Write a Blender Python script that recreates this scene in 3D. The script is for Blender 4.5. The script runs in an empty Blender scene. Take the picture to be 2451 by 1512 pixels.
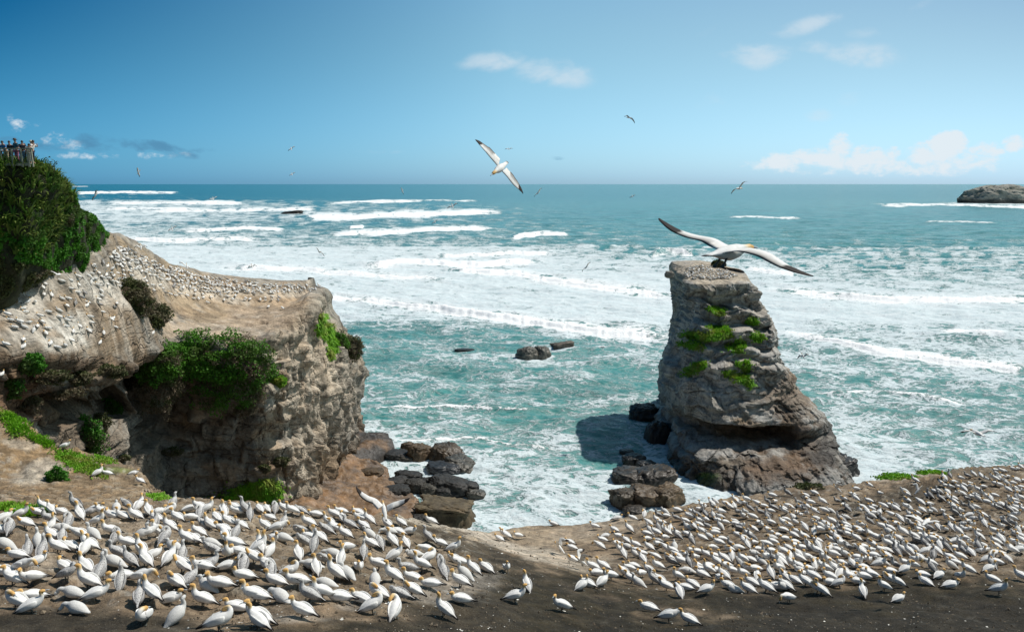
import bpy, math, random
import numpy as np
from mathutils import Vector, Matrix
from mathutils.bvhtree import BVHTree
random.seed(7); RNG = np.random.default_rng(7)
scene = bpy.context.scene
COL = scene.collection
R = math.radians

# ------------------------------------------------------------------ camera model (design frame 2451 x 1512)
F = 1923.0; CU = 1225.5; CV = 756.0; H = 50.0
PITCH = math.atan(316.0 / F)
cp, sp = math.cos(PITCH), math.sin(PITCH)

def ray(u, v):
    x = (u - CU) / F; y = -(v - CV) / F
    return np.array([x, cp + sp * y, -sp + cp * y])

def PY(u, v, Y):
    d = ray(u, v); return np.array([0, 0, H]) + d * (Y / d[1])

def PZ(u, v, z):
    d = ray(u, v); return np.array([0, 0, H]) + d * ((z - H) / d[2])

def PD(u, v, dist):
    d = ray(u, v); d = d / np.linalg.norm(d); return np.array([0, 0, H]) + d * dist

def proj(P):
    P = np.asarray(P, float); x = P[..., 0]; y = P[..., 1]; z = P[..., 2] - H
    fw = y * cp - z * sp; up = y * sp + z * cp
    fw = np.where(np.abs(fw) < 1e-6, 1e-6, fw)
    return CU + F * x / fw, CV - F * up / fw

# ------------------------------------------------------------------ numpy noise
_perm = np.random.default_rng(3).permutation(256).astype(np.int32); _perm = np.concatenate([_perm, _perm, _perm])
_g = np.random.default_rng(4).normal(size=(256, 3)); _g /= np.linalg.norm(_g, axis=1)[:, None]

def perlin(x, y, z):
    x = np.asarray(x, float); y = np.asarray(y, float) + 0 * x; z = np.asarray(z, float) + 0 * x
    xi = np.floor(x).astype(int); yi = np.floor(y).astype(int); zi = np.floor(z).astype(int)
    xf = x - xi; yf = y - yi; zf = z - zi
    fx = xf**3 * (xf * (xf * 6 - 15) + 10); fy = yf**3 * (yf * (yf * 6 - 15) + 10); fz = zf**3 * (zf * (zf * 6 - 15) + 10)
    xi &= 255; yi &= 255; zi &= 255
    out = 0
    for a in (0, 1):
        wx = fx if a else 1 - fx
        for b in (0, 1):
            wy = fy if b else 1 - fy
            for c in (0, 1):
                wz = fz if c else 1 - fz
                h = _perm[_perm[_perm[(xi + a) & 255] + ((yi + b) & 255)] + ((zi + c) & 255)]
                g = _g[h & 255]
                out = out + wx * wy * wz * (g[..., 0] * (xf - a) + g[..., 1] * (yf - b) + g[..., 2] * (zf - c))
    return out * 1.6

def fbm(x, y, z, oct=4, gain=.5):
    s = 0; a = 1; n = 0
    for i in range(oct):
        s = s + a * perlin(x * 2**i + 17 * i, y * 2**i, z * 2**i + 5 * i); n += a; a *= gain
    return s / n

def ridged(x, y, z, oct=3):
    s = 0; a = 1; n = 0
    for i in range(oct):
        s = s + a * (1 - 2 * np.abs(perlin(x * 2**i + 9 * i, y * 2**i, z * 2**i))); n += a; a *= .5
    return s / n

def worley(x, y, z):
    xi = np.floor(x).astype(int); yi = np.floor(y).astype(int); zi = np.floor(z).astype(int)
    f1 = np.full(x.shape, 9.0); f2 = np.full(x.shape, 9.0); idv = np.zeros(x.shape)
    for a in (-1, 0, 1):
        for b in (-1, 0, 1):
            for c in (-1, 0, 1):
                cx, cy, cz = xi + a, yi + b, zi + c
                h = _perm[_perm[_perm[cx & 255] + (cy & 255)] + (cz & 255)] & 255
                g = _g[h] * .45 + .5
                d = np.sqrt((cx + g[..., 0] - x)**2 + (cy + g[..., 1] - y)**2 + (cz + g[..., 2] - z)**2)
                m = d < f1
                f2 = np.where(m, f1, np.minimum(f2, d)); idv = np.where(m, h / 255.0, idv); f1 = np.where(m, d, f1)
    return f1, f2, idv

def hsh(i, j, k=0):
    i = np.asarray(i).astype(int); j = np.asarray(j).astype(int) + 0 * i
    return _perm[_perm[_perm[(i + 31 * k) & 255] + (j & 255)] + k] / 255.0 - .5

def blocks(a, z, wa, hz, seed):
    """fractured beds: courses of height hz, each split into blocks of width wa; returns offset and distance to the joints"""
    zz = z / hz + .35 * perlin(a / (wa * 5), z / (hz * 9), seed); li = np.floor(zz); fz = zz - li
    aa = a / (wa * (1 + .5 * hsh(li, li * 0, seed + 2))) + hsh(li, li * 0 + 9, seed) * 3 + .35 * perlin(a / (wa * 2), z / (hz * 3), seed + 3); bj = np.floor(aa); fa = aa - bj
    return hsh(li, bj, seed) , np.minimum(np.minimum(fz, 1 - fz) * hz, np.minimum(fa, 1 - fa) * wa), hsh(li, li * 0, seed + 5)

def sstep(a, b, x):
    t = np.clip((x - a) / (b - a), 0, 1); return t * t * (3 - 2 * t)

# ------------------------------------------------------------------ object helpers
def tag(o, label=None, cat=None, group=None, kind=None):
    if label: o['label'] = label
    if cat: o['category'] = cat
    if group: o['group'] = group
    if kind: o['kind'] = kind
    return o

def mesh_np(name, V, faces, mat, smooth=True, attrs=None, parent=None, link=True):
    """V (n,3); faces: (m,4) or (m,3) int array, or list"""
    me = bpy.data.meshes.new(name)
    V = np.asarray(V, float)
    if isinstance(faces, np.ndarray):
        k = faces.shape[1]; m = len(faces)
        me.vertices.add(len(V)); me.vertices.foreach_set('co', V.astype(np.float32).ravel())
        me.loops.add(m * k); me.loops.foreach_set('vertex_index', faces.astype(np.int32).ravel())
        me.polygons.add(m); me.polygons.foreach_set('loop_start', (np.arange(m) * k).astype(np.int32))
        me.polygons.foreach_set('loop_total', np.full(m, k, np.int32))
        me.update(calc_edges=True)
    else:
        me.from_pydata([tuple(v) for v in V], [], faces)
    for an, arr in (attrs or {}).items():
        arr = np.asarray(arr, np.float32)
        if arr.ndim == 1:
            a = me.attributes.new(an, 'FLOAT', 'POINT'); a.data.foreach_set('value', arr)
        else:
            a = me.attributes.new(an, 'FLOAT_COLOR', 'POINT')
            a.data.foreach_set('color', np.concatenate([arr, np.ones((len(arr), 1), np.float32)], 1).ravel())
    me.polygons.foreach_set('use_smooth', np.full(len(me.polygons), smooth))
    for mm in (mat if isinstance(mat, (list, tuple)) else [mat]): me.materials.append(mm)
    o = bpy.data.objects.new(name, me)
    if link: COL.objects.link(o)
    if parent: o.parent = parent
    return o

def grid_faces(n, m, wrap=False):
    i = np.arange(n - 1)[:, None]; j = np.arange(m if wrap else m - 1)[None, :]
    a = i * m + j; b = i * m + (j + 1) % m; c = (i + 1) * m + (j + 1) % m; d = (i + 1) * m + j
    return np.stack([a, b, c, d], -1).reshape(-1, 4)

def grid_normals(P):
    du = np.gradient(P, axis=0); dv = np.gradient(P, axis=1)
    n = np.cross(du, dv); l = np.linalg.norm(n, axis=-1, keepdims=True); l[l == 0] = 1
    return n / l

def catmull(ctrl, t):
    """ctrl (k,...), t in [0,k-1] array"""
    k = len(ctrl); i = np.clip(np.floor(t).astype(int), 0, k - 2); f = t - i
    p0 = ctrl[np.clip(i - 1, 0, k - 1)]; p1 = ctrl[i]; p2 = ctrl[i + 1]; p3 = ctrl[np.clip(i + 2, 0, k - 1)]
    f = f.reshape((-1,) + (1,) * (ctrl.ndim - 1))
    m1 = (p2 - p0) * .35; m2 = (p3 - p1) * .35
    return (2*f**3 - 3*f**2 + 1) * p1 + (f**3 - 2*f**2 + f) * m1 + (-2*f**3 + 3*f**2) * p2 + (f**3 - f**2) * m2

def catgrid(C, n, m):
    """C (a,b,3) control grid -> (n,m,3)"""
    a, b = C.shape[:2]
    # arc-length-ish parameterisation
    la = np.concatenate([[0], np.cumsum(np.linalg.norm(np.diff(C, axis=0), axis=-1).mean(1))]); lb = np.concatenate([[0], np.cumsum(np.linalg.norm(np.diff(C, axis=1), axis=-1).mean(0))])
    ta = np.interp(np.linspace(0, la[-1], n), la, np.arange(a)); tb = np.interp(np.linspace(0, lb[-1], m), lb, np.arange(b))
    X = catmull(C, ta); X = catmull(np.swapaxes(X, 0, 1), tb)
    return np.swapaxes(X, 0, 1), ta, tb

# ------------------------------------------------------------------ materials
def newmat(name):
    m = bpy.data.materials.new(name); m.use_nodes = True
    nt = m.node_tree; b = nt.nodes['Principled BSDF']
    return m, nt, b

def N(nt, t, **kw):
    n = nt.nodes.new(t)
    for k, v in kw.items():
        if k.startswith('i_'): n.inputs[k[2:].replace('_', ' ')].default_value = v
        else: setattr(n, k, v)
    return n

def mth(nt, op, a, b=None, c=None, clamp=False):
    n = nt.nodes.new('ShaderNodeMath'); n.operation = op; n.use_clamp = clamp
    for i, x in enumerate((a, b, c)):
        if x is None: continue
        if isinstance(x, (int, float)): n.inputs[i].default_value = x
        else: nt.links.new(x, n.inputs[i])
    return n.outputs[0]

def mixc(nt, f, a, b, mode='MIX'):
    n = nt.nodes.new('ShaderNodeMix'); n.data_type = 'RGBA'; n.blend_type = mode
    for i, x in ((0, f), (6, a), (7, b)):
        if isinstance(x, (int, float)): n.inputs[i].default_value = x
        elif isinstance(x, tuple): n.inputs[i].default_value = (*x, 1)
        else: nt.links.new(x, n.inputs[i])
    return n.outputs[2]

def noise(nt, vec, scale, detail=4, rough=.55, dist=0):
    n = N(nt, 'ShaderNodeTexNoise'); n.inputs['Scale'].default_value = scale; n.inputs['Detail'].default_value = detail
    n.inputs['Roughness'].default_value = rough; n.inputs['Distortion'].default_value = dist
    if vec is not None: nt.links.new(vec, n.inputs['Vector'])
    return n.outputs['Fac']

def ramp(nt, val, pts):
    n = N(nt, 'ShaderNodeMapRange'); n.interpolation_type = 'SMOOTHSTEP'
    n.inputs[1].default_value = pts[0]; n.inputs[2].default_value = pts[1]; n.inputs[3].default_value = pts[2]; n.inputs[4].default_value = pts[3]
    nt.links.new(val, n.inputs[0]); return n.outputs[0]

def bump(nt, b, hgt, strength, dist):
    n = N(nt, 'ShaderNodeBump'); n.inputs['Strength'].default_value = strength; n.inputs['Distance'].default_value = dist
    nt.links.new(hgt, n.inputs['Height']); nt.links.new(n.outputs[0], b.inputs['Normal']); return n

def mat_ground(name, s1, s2, speck=0.0, bs=.6, bd=.1, streak=False, joints=False):
    """vertex attribute Col (albedo) broken up by noise, attribute wet lowers the roughness"""
    m, nt, b = newmat(name)
    at = N(nt, 'ShaderNodeAttribute', attribute_name='Col'); wt = N(nt, 'ShaderNodeAttribute', attribute_name='wet')
    tc = N(nt, 'ShaderNodeTexCoord').outputs['Object']
    if streak:
        mp = N(nt, 'ShaderNodeMapping'); mp.inputs['Scale'].default_value = (1, 1, .22); nt.links.new(tc, mp.inputs[0]); tv = mp.outputs[0]
    else: tv = tc
    n1 = noise(nt, tv, s1, 6, .6, .6); n2 = noise(nt, tc, s2, 5, .65)
    k = mth(nt, 'ADD', ramp(nt, n1, (.3, .7, .62, 1.32)), ramp(nt, n2, (.25, .75, -.28, .28)))
    c = mixc(nt, 1.0, at.outputs['Color'], k, 'MULTIPLY')
    wn = noise(nt, tc, s1 * .5, 3)
    c = mixc(nt, ramp(nt, wn, (.45, .7, 0, .22)), c, mixc(nt, 1.0, c, (1.15, .93, .72), 'MULTIPLY'))
    if speck:
        vz = N(nt, 'ShaderNodeTexVoronoi'); vz.inputs['Scale'].default_value = s2 * 1.6; nt.links.new(tc, vz.inputs['Vector'])
        c = mixc(nt, mth(nt, 'MULTIPLY', ramp(nt, vz.outputs['Distance'], (.10, .2, 1, 0)), ramp(nt, n1, (.45, .6, 0, speck))), c, (.55, .53, .48))
    nt.links.new(c, b.inputs['Base Color'])
    rg = mth(nt, 'SUBTRACT', .95, mth(nt, 'MULTIPLY', wt.outputs['Fac'], .62)); nt.links.new(rg, b.inputs['Roughness'])
    b.inputs['Specular IOR Level'].default_value = .35
    hh = mth(nt, 'ADD', mth(nt, 'MULTIPLY', n1, .7), mth(nt, 'MULTIPLY', n2, .5))
    if joints:
        mj = N(nt, 'ShaderNodeMapping'); mj.inputs['Scale'].default_value = (.30, .30, .42); mj.inputs['Rotation'].default_value = (.1, -.25, .2); nt.links.new(tc, mj.inputs[0])
        wq = N(nt, 'ShaderNodeVectorMath'); wq.operation = 'ADD'; nz_ = N(nt, 'ShaderNodeTexNoise'); nz_.inputs['Scale'].default_value = 1.2; nt.links.new(mj.outputs[0], nz_.inputs['Vector'])
        nt.links.new(mj.outputs[0], wq.inputs[0]); nt.links.new(nz_.outputs['Color'], wq.inputs[1])
        vj = N(nt, 'ShaderNodeTexVoronoi'); vj.feature = 'DISTANCE_TO_EDGE'; vj.inputs['Scale'].default_value = 1.0; nt.links.new(wq.outputs[0], vj.inputs['Vector'])
        gn = N(nt, 'ShaderNodeNewGeometry'); sz_ = N(nt, 'ShaderNodeSeparateXYZ'); nt.links.new(gn.outputs['Normal'], sz_.inputs[0]); steep = ramp(nt, sz_.outputs[2], (.25, .55, 1, 0))
        hh = mth(nt, 'ADD', hh, mth(nt, 'MULTIPLY', steep, ramp(nt, vj.outputs['Distance'], (0, .03, -.7, 0))))
        mb_ = N(nt, 'ShaderNodeMapping'); mb_.inputs['Scale'].default_value = (.12, .12, 1.7); mb_.inputs['Rotation'].default_value = (0, .12, 0); nt.links.new(tc, mb_.inputs[0]); hh = mth(nt, 'ADD', hh, mth(nt, 'MULTIPLY', noise(nt, mb_.outputs[0], 1.0, 4, .6, .4), .9))
    bump(nt, b, hh, bs, bd)
    return m

def mat_leaf(name, c1, c2, c3, scale=.6):
    m, nt, b = newmat(name)
    tc = N(nt, 'ShaderNodeTexCoord').outputs['Object']; at = N(nt, 'ShaderNodeAttribute', attribute_name='rnd')
    c = mixc(nt, at.outputs['Fac'], c1, c2)
    n1 = noise(nt, tc, scale, 3)
    c = mixc(nt, ramp(nt, n1, (.45, .65, 0, 1)), c, c3)
    nt.links.new(c, b.inputs['Base Color']); b.inputs['Roughness'].default_value = .6
    b.inputs['Specular IOR Level'].default_value = .25
    # light through the thin leaves
    tr = N(nt, 'ShaderNodeBsdfTranslucent'); nt.links.new(c, tr.inputs[0])
    mx = N(nt, 'ShaderNodeMixShader'); mx.inputs[0].default_value = .3
    nt.links.new(b.outputs[0], mx.inputs[1]); nt.links.new(tr.outputs[0], mx.inputs[2]); nt.links.new(mx.outputs[0], nt.nodes['Material Output'].inputs[0])
    return m

def mat_plain(name, col, rough=.7, var=.15, scale=8, metallic=0):
    m, nt, b = newmat(name); tc = N(nt, 'ShaderNodeTexCoord').outputs['Object']
    n1 = noise(nt, tc, scale, 4)
    c = mixc(nt, 1.0, col, ramp(nt, n1, (.3, .7, 1 - var, 1 + var)), 'MULTIPLY'); nt.links.new(c, b.inputs['Base Color'])
    b.inputs['Roughness'].default_value = rough; b.inputs['Metallic'].default_value = metallic
    return m

M_dirt = mat_ground('colony_ground', 1.4, 12.0, speck=.4, bs=1.0, bd=.2)
M_cliff = mat_ground('sandstone_cliff', .5, 3.2, bs=1.0, bd=.45, streak=True, joints=True)
M_rock = mat_ground('wet_rock', .5, 3.0, bs=.8, bd=.2)
M_shrub = mat_leaf('shrub_leaves', (.06, .20, .015), (.11, .28, .025), (.09, .15, .03), .35)
M_hillveg = mat_leaf('hill_leaves', (.04, .17, .014), (.085, .26, .022), (.075, .125, .03), .22)
M_flax = mat_leaf('flax_leaves', (.07, .15, .018), (.30, .36, .09), (.05, .13, .02), .5)
M_dry = mat_leaf('dry_brush', (.16, .125, .08), (.27, .21, .15), (.12, .11, .06), .7)
M_drygreen = mat_leaf('scrub_leaves', (.055, .075, .022), (.10, .115, .04), (.13, .11, .065), .5)
M_grass = mat_leaf('grass_blades', (.13, .36, .015), (.24, .48, .03), (.26, .32, .05), .45)
M_wood = mat_plain('weathered_wood', (.26, .27, .2), .85, .25, 5)
M_wire = mat_plain('wire', (.1, .1, .1), .4, .1, 5)

# ------------------------------------------------------------------ sky and sun
SUN_EL = R(57); SUN_AZ = R(21)     # azimuth measured from +X (right) towards +Y (away)
sd = np.array([math.cos(SUN_EL) * math.cos(SUN_AZ), math.cos(SUN_EL) * math.sin(SUN_AZ), math.sin(SUN_EL)])
L = bpy.data.lights.new('sun', 'SUN'); L.energy = 4.2; L.angle = R(.5); L.color = (1, .95, .88)
lo = bpy.data.objects.new('sun', L); COL.objects.link(lo); lo.rotation_euler = Vector(-sd).to_track_quat('-Z', 'Y').to_euler()
lo.location = (40, 20, 120)

w = bpy.data.worlds.new('World'); scene.world = w; w.use_nodes = True; nt = w.node_tree
bg = nt.nodes['Background']
sky = N(nt, 'ShaderNodeTexSky', sky_type='NISHITA'); sky.sun_disc = False; sky.sun_elevation = SUN_EL
sky.sun_rotation = R(90) - SUN_AZ; sky.air_density = 1.0; sky.dust_density = .6; sky.ozone_density = 3.0; sky.altitude = 50
g = N(nt, 'ShaderNodeNewGeometry'); sx = N(nt, 'ShaderNodeSeparateXYZ')
tcw = N(nt, 'ShaderNodeTexCoord').outputs['Generated']; nt.links.new(tcw, sx.inputs[0])
yy = mth(nt, 'MAXIMUM', sx.outputs[1], .05)
p_ = mth(nt, 'DIVIDE', sx.outputs[0], yy); q_ = mth(nt, 'DIVIDE', sx.outputs[2], yy)
cmb = N(nt, 'ShaderNodeCombineXYZ'); nt.links.new(p_, cmb.inputs[0]); nt.links.new(mth(nt, 'MULTIPLY', q_, 1.7), cmb.inputs[1])
cn = noise(nt, cmb.outputs[0], 16, 8, .6, .25); cn2 = noise(nt, cmb.outputs[0], 5, 5, .6, .5); cnf = noise(nt, cmb.outputs[0], 42, 6, .65, .1)
def cloudmask(lst):
    tot = None
    for (u, v, ru, rv, ang, s) in lst:
        d = ray(u, v); p0, q0 = d[0] / d[1], d[2] / d[1]
        a = math.radians(ang); k = F
        dx = mth(nt, 'SUBTRACT', p_, float(p0)); dy = mth(nt, 'SUBTRACT', q_, float(q0))
        rx = mth(nt, 'ADD', mth(nt, 'MULTIPLY', dx, math.cos(a) * k / ru), mth(nt, 'MULTIPLY', dy, math.sin(a) * k / ru))
        ry = mth(nt, 'ADD', mth(nt, 'MULTIPLY', dx, -math.sin(a) * k / rv), mth(nt, 'MULTIPLY', dy, math.cos(a) * k / rv))
        rr = mth(nt, 'ADD', mth(nt, 'MULTIPLY', rx, rx), mth(nt, 'MULTIPLY', ry, ry))
        e = mth(nt, 'MULTIPLY', mth(nt, 'MAXIMUM', mth(nt, 'SUBTRACT', 1.0, rr), 0.0), s)
        tot = e if tot is None else mth(nt, 'MAXIMUM', tot, e)
    return tot
soft = cloudmask([(1180, 148, 110, 32, 4, .9), (1325, 175, 120, 44, -6, 1.0), (1820, 132, 120, 44, 0, 1.0), (2060, 135, 130, 40, -2, .9), (1950, 120, 60, 30, 0, .7),
                  (1930, 62, 150, 26, 18, .75), (1720, 75, 60, 26, 10, .5), (2065, 80, 60, 18, 0, .5), (1715, 247, 60, 34, 0, .55), (1965, 278, 60, 22, 0, .6),
                  (2030, 238, 45, 24, 10, .45), (910, 364, 70, 8, 0, .5), (1430, 380, 120, 10, 0, .35), (1560, 385, 80, 9, 0, .4), (2200, 15, 60, 14, 25, .4)])
cumu = cloudmask([(2265, 350, 60, 48, 0, 1.25), (2210, 375, 75, 40, 0, 1.0), (2010, 350, 40, 40, 30, .95), (1960, 380, 90, 34, 0, 1.0), (2080, 378, 60, 38, 0, 1.0),
                  (1860, 385, 50, 26, 0, .9), (2140, 365, 30, 24, 0, .9), (2360, 365, 60, 30, 0, .75), (2430, 345, 40, 26, 0, .8), (2130, 395, 420, 34, 0, .75), (2330, 385, 120, 30, 0, .8),
                  (70, 305, 70, 30, -20, .6), (130, 332, 90, 24, -15, .55), (300, 372, 260, 14, 0, .45)])
dark = cloudmask([(330, 350, 170, 20, -4, .9), (250, 345, 110, 26, -6, .8), (80, 345, 130, 24, 0, .8), (420, 372, 70, 14, -4, .8), (1330, 378, 30, 7, 0, .5), (480, 360, 90, 10, 0, .5)])
A1 = mth(nt, 'MULTIPLY', ramp(nt, mth(nt, 'ADD', soft, mth(nt, 'MULTIPLY', mth(nt, 'SUBTRACT', mth(nt, 'ADD', mth(nt, 'MULTIPLY', cn, .65), mth(nt, 'MULTIPLY', cn2, .35)), .5), 5.0)), (.12, 1.3, 0, 1)), mth(nt, 'MULTIPLY', .62, ramp(nt, soft, (0, .9, 0, 1))))
A2 = mth(nt, 'MULTIPLY', ramp(nt, mth(nt, 'ADD', cumu, mth(nt, 'MULTIPLY', mth(nt, 'SUBTRACT', mth(nt, 'ADD', mth(nt, 'MULTIPLY', cn, .5), mth(nt, 'MULTIPLY', cnf, .5)), .5), 4.0)), (.25, .95, 0, 1)), ramp(nt, cumu, (0, .42, 0, .9)))
A3 = mth(nt, 'MULTIPLY', ramp(nt, mth(nt, 'ADD', dark, mth(nt, 'MULTIPLY', mth(nt, 'SUBTRACT', cn, .5), 4.0)), (.3, 1.15, 0, 1)), mth(nt, 'MULTIPLY', .75, ramp(nt, dark, (0, .3, 0, 1))))
hor = ramp(nt, q_, (-.02, .42, 0, 1)); tint = mixc(nt, hor, (.40, .80, 1.62), (.62, 1.0, 1.22))
base = mixc(nt, 1.0, sky.outputs[0], tint, 'MULTIPLY')
base = mixc(nt, ramp(nt, p_, (-.75, .55, 0, 1)), mixc(nt, 1.0, base, (.38, .72, .84), 'MULTIPLY'), mixc(nt, 1.0, base, (1.35, 1.22, 1.10), 'MULTIPLY'))
def lin(c_): return tuple((x / 255 / 12.92 if x / 255 <= .04045 else ((x / 255 + .055) / 1.055)**2.4) for x in c_)
def ratio(a, b): return tuple(x / y for x, y in zip(lin(a), lin(b)))
k1 = ramp(nt, p_, (-.62, .0, 0, 1)); k2 = ramp(nt, p_, (.0, .62, 0, 1)); kq = ramp(nt, q_, (.01, .24, 0, 1))
for n_ in (k1.node, k2.node, kq.node): n_.interpolation_type = 'LINEAR'
lowc = mixc(nt, k2, mixc(nt, k1, ratio((90, 149, 184), (76, 131, 171)), ratio((160, 202, 226), (118, 166, 203))), ratio((181, 209, 229), (141, 179, 208)))
topc = mixc(nt, k2, mixc(nt, k1, ratio((2, 97, 153), (60, 128, 198)), ratio((130, 184, 223), (92, 151, 220))), ratio((146, 189, 223), (124, 185, 252)))
base = mixc(nt, 1.0, base, mixc(nt, kq, lowc, topc), 'MULTIPLY')
base = mixc(nt, mth(nt, 'MULTIPLY', mth(nt, 'MULTIPLY', kq, mth(nt, 'SUBTRACT', 1.0, kq)), 4.0), base, mixc(nt, 1.0, base, (1.12, 1.0, .80), 'MULTIPLY'))
base = mixc(nt, kq, mixc(nt, 1.0, base, (1.06, 1.1, 1.1), 'MULTIPLY'), base)
c = mixc(nt, A1, base, (8.2, 9.2, 10.0)); c = mixc(nt, A2, c, (9.2, 10.0, 10.6)); c = mixc(nt, A3, c, (1.0, 2.9, 4.9))
nt.links.new(c, bg.inputs[0]); bg.inputs[1].default_value = .085

# ------------------------------------------------------------------ sea
def interp_uv(tab_u, tab_v, tab, u, v):
    iu = np.interp(u, tab_u, np.arange(len(tab_u))); iv = np.interp(v, tab_v, np.arange(len(tab_v)))
    i0 = np.clip(np.floor(iu).astype(int), 0, len(tab_u) - 2); j0 = np.clip(np.floor(iv).astype(int), 0, len(tab_v) - 2)
    fu = iu - i0; fv = iv - j0; t = np.asarray(tab)
    return (t[j0, i0] * (1 - fu) * (1 - fv) + t[j0, i0 + 1] * fu * (1 - fv) + t[j0 + 1, i0] * (1 - fu) * fv + t[j0 + 1, i0 + 1] * fu * fv)

TU = [0, 300, 600, 900, 1200, 1500, 1750, 2050, 2451]
TV = [440, 455, 470, 485, 500, 520, 545, 570, 600, 640, 680, 720, 760, 800, 840, 880, 940, 1000, 1060, 1120, 1180, 1280]
TF = [[0, 0, 0, 0, 0, 0, 0, 0, 0],
      [.05, .0, .0, .0, .0, .0, .0, .0, .0],
      [.25, .12, .04, .0, .0, .0, .0, .0, .03],
      [.42, .30, .22, .08, .05, .0, .0, .02, .05],
      [.55, .44, .36, .25, .16, .0, .0, .0, .03],
      [.58, .46, .34, .25, .14, .02, .0, .0, .0],
      [.62, .54, .38, .24, .22, .10, .04, .03, .03],
      [.66, .64, .56, .42, .34, .20, .10, .12, .12],
      [.72, .68, .62, .56, .48, .16, .14, .16, .18],
      [.74, .66, .64, .66, .62, .50, .34, .20, .22],
      [.72, .66, .62, .62, .66, .68, .60, .38, .32],
      [.72, .64, .60, .56, .66, .72, .74, .66, .52],
      [.66, .60, .56, .42, .54, .72, .76, .74, .66],
      [.46, .42, .38, .32, .34, .54, .72, .70, .68],
      [.38, .38, .32, .28, .34, .38, .50, .58, .64],
      [.35, .35, .30, .35, .30, .32, .46, .48, .52],
      [.32, .32, .28, .28, .24, .28, .48, .42, .40],
      [.42, .42, .37, .32, .34, .42, .50, .36, .32],
      [.42, .42, .42, .44, .34, .42, .60, .50, .24],
      [.52, .52, .52, .52, .44, .44, .72, .72, .18],
      [.52, .52, .52, .54, .50, .46, .74, .72, .18],
      [.52, .52, .52, .52, .52, .52, .6, .5, .2]]
# colour of the water body: 0 deep blue-teal, 1 milky turquoise; far rows also paint in light falloff to the left
TW = [[0, 0, .05, .12, .25, .4, .5, .5, .5]] + [[.05, .05, .08, .18, .3, .4, .45, .45, .45]] * 2 + [[.2, .2, .25, .35, .45, .55, .6, .6, .55]] * 3 + \
     [[.45, .45, .45, .5, .55, .6, .65, .65, .65]] * 4 + [[.7] * 9] * 4 + [[.8] * 9] * 3 + [[.85] * 9] * 5
# breaking waves: line of the crest, height, foam in front and behind (all three in picture pixels at that distance), foam strength
BRK = [([(170, 463), (300, 462), (440, 461)], 4, 2.5, 9, 1.2), ([(160, 446.5), (215, 446.5)], 2, 1.2, 2, 1.2), ([(250, 489), (420, 487), (585, 488)], 4, 3, 7, 1.1), ([(480, 486), (585, 486)], 6, 3, 4, 1.3),
       ([(240, 500), (360, 499), (480, 502)], 4, 3, 5, 1.1), ([(780, 486), (900, 483), (1020, 481)], 3, 2.5, 4, 1.0), ([(880, 481), (1150, 480)], 2, 1, 2, .9), ([(690, 519), (850, 520), (1000, 514), (1120, 509), (1230, 509)], 8, 6, 13, 1.3),
       ([(330, 505), (560, 503), (790, 499)], 4, 4, 6, 1.0), ([(430, 553), (600, 547), (690, 551)], 8, 4, 7, 1.1), ([(775, 563), (950, 555), (1080, 548), (1210, 547)], 8, 5, 12, 1.25), ([(200, 566), (420, 578), (560, 570), (640, 577)], 6, 5, 12, 1.1),
       ([(835, 545), (872, 545)], 8, 4, 2, 1.3), ([(1215, 570), (1290, 560), (1370, 564)], 9, 6, 8, 1.1), ([(1375, 592), (1480, 588), (1550, 594)], 13, 0, 0, 0), ([(1550, 612), (1600, 600), (1665, 610)], 17, 10, 9, .75),
       ([(860, 642), (960, 626), (1150, 634), (1240, 628), (1300, 624)], 12, 9, 14, 1.25), ([(1040, 614), (1200, 608), (1330, 606)], 8, 5, 10, 1.1), ([(1060, 642), (1230, 657), (1400, 684), (1620, 716)], 12, 9, 20, 1.25),
       ([(700, 704), (850, 718), (1000, 736), (1100, 748), (1300, 775), (1480, 797), (1640, 815)], 14, 10, 22, 1.25), ([(520, 640), (700, 644), (860, 658), (1080, 672)], 8, 6, 14, 1.15),
       ([(1730, 520), (1800, 519.5), (1925, 523)], 3, 1.5, 2, 1.1), ([(2085, 490), (2280, 489), (2451, 494), (2520, 494)], 2, 4, 4, 1.0), ([(2210, 532), (2300, 530), (2400, 535)], 4, 1.5, 1.5, .8),
       ([(1780, 643), (1830, 648), (1910, 658)], 8, 5, 9, 1.1), ([(1840, 692), (1960, 707), (2150, 718), (2300, 720), (2500, 718)], 12, 8, 18, 1.25), ([(1850, 792), (1990, 818), (2120, 848), (2260, 866), (2500, 888)], 13, 8, 16, 1.2),
       ([(2250, 793), (2330, 795), (2410, 802)], 9, 5, 6, 1.1), ([(2060, 660), (2180, 655), (2310, 664)], 10, 0, 0, 0), ([(2080, 606), (2300, 610), (2500, 606)], 7, 0, 0, 0), ([(1700, 585), (1900, 580), (2100, 588)], 6, 0, 0, 0), ([(1250, 520), (1600, 528), (1900, 530)], 4, 0, 0, 0),
       ([(980, 944), (1150, 925), (1320, 932)], 14, 0, 0, 0), ([(880, 975), (1100, 972), (1330, 990)], 14, 2, 3, .7), ([(1840, 955), (2100, 942), (2320, 968)], 14, 2, 3, .7), ([(2050, 1040), (2250, 1030), (2500, 1050)], 14, 0, 0, 0), ([(900, 1060), (1150, 1050), (1350, 1075)], 12, 2, 4, .7)]

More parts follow.
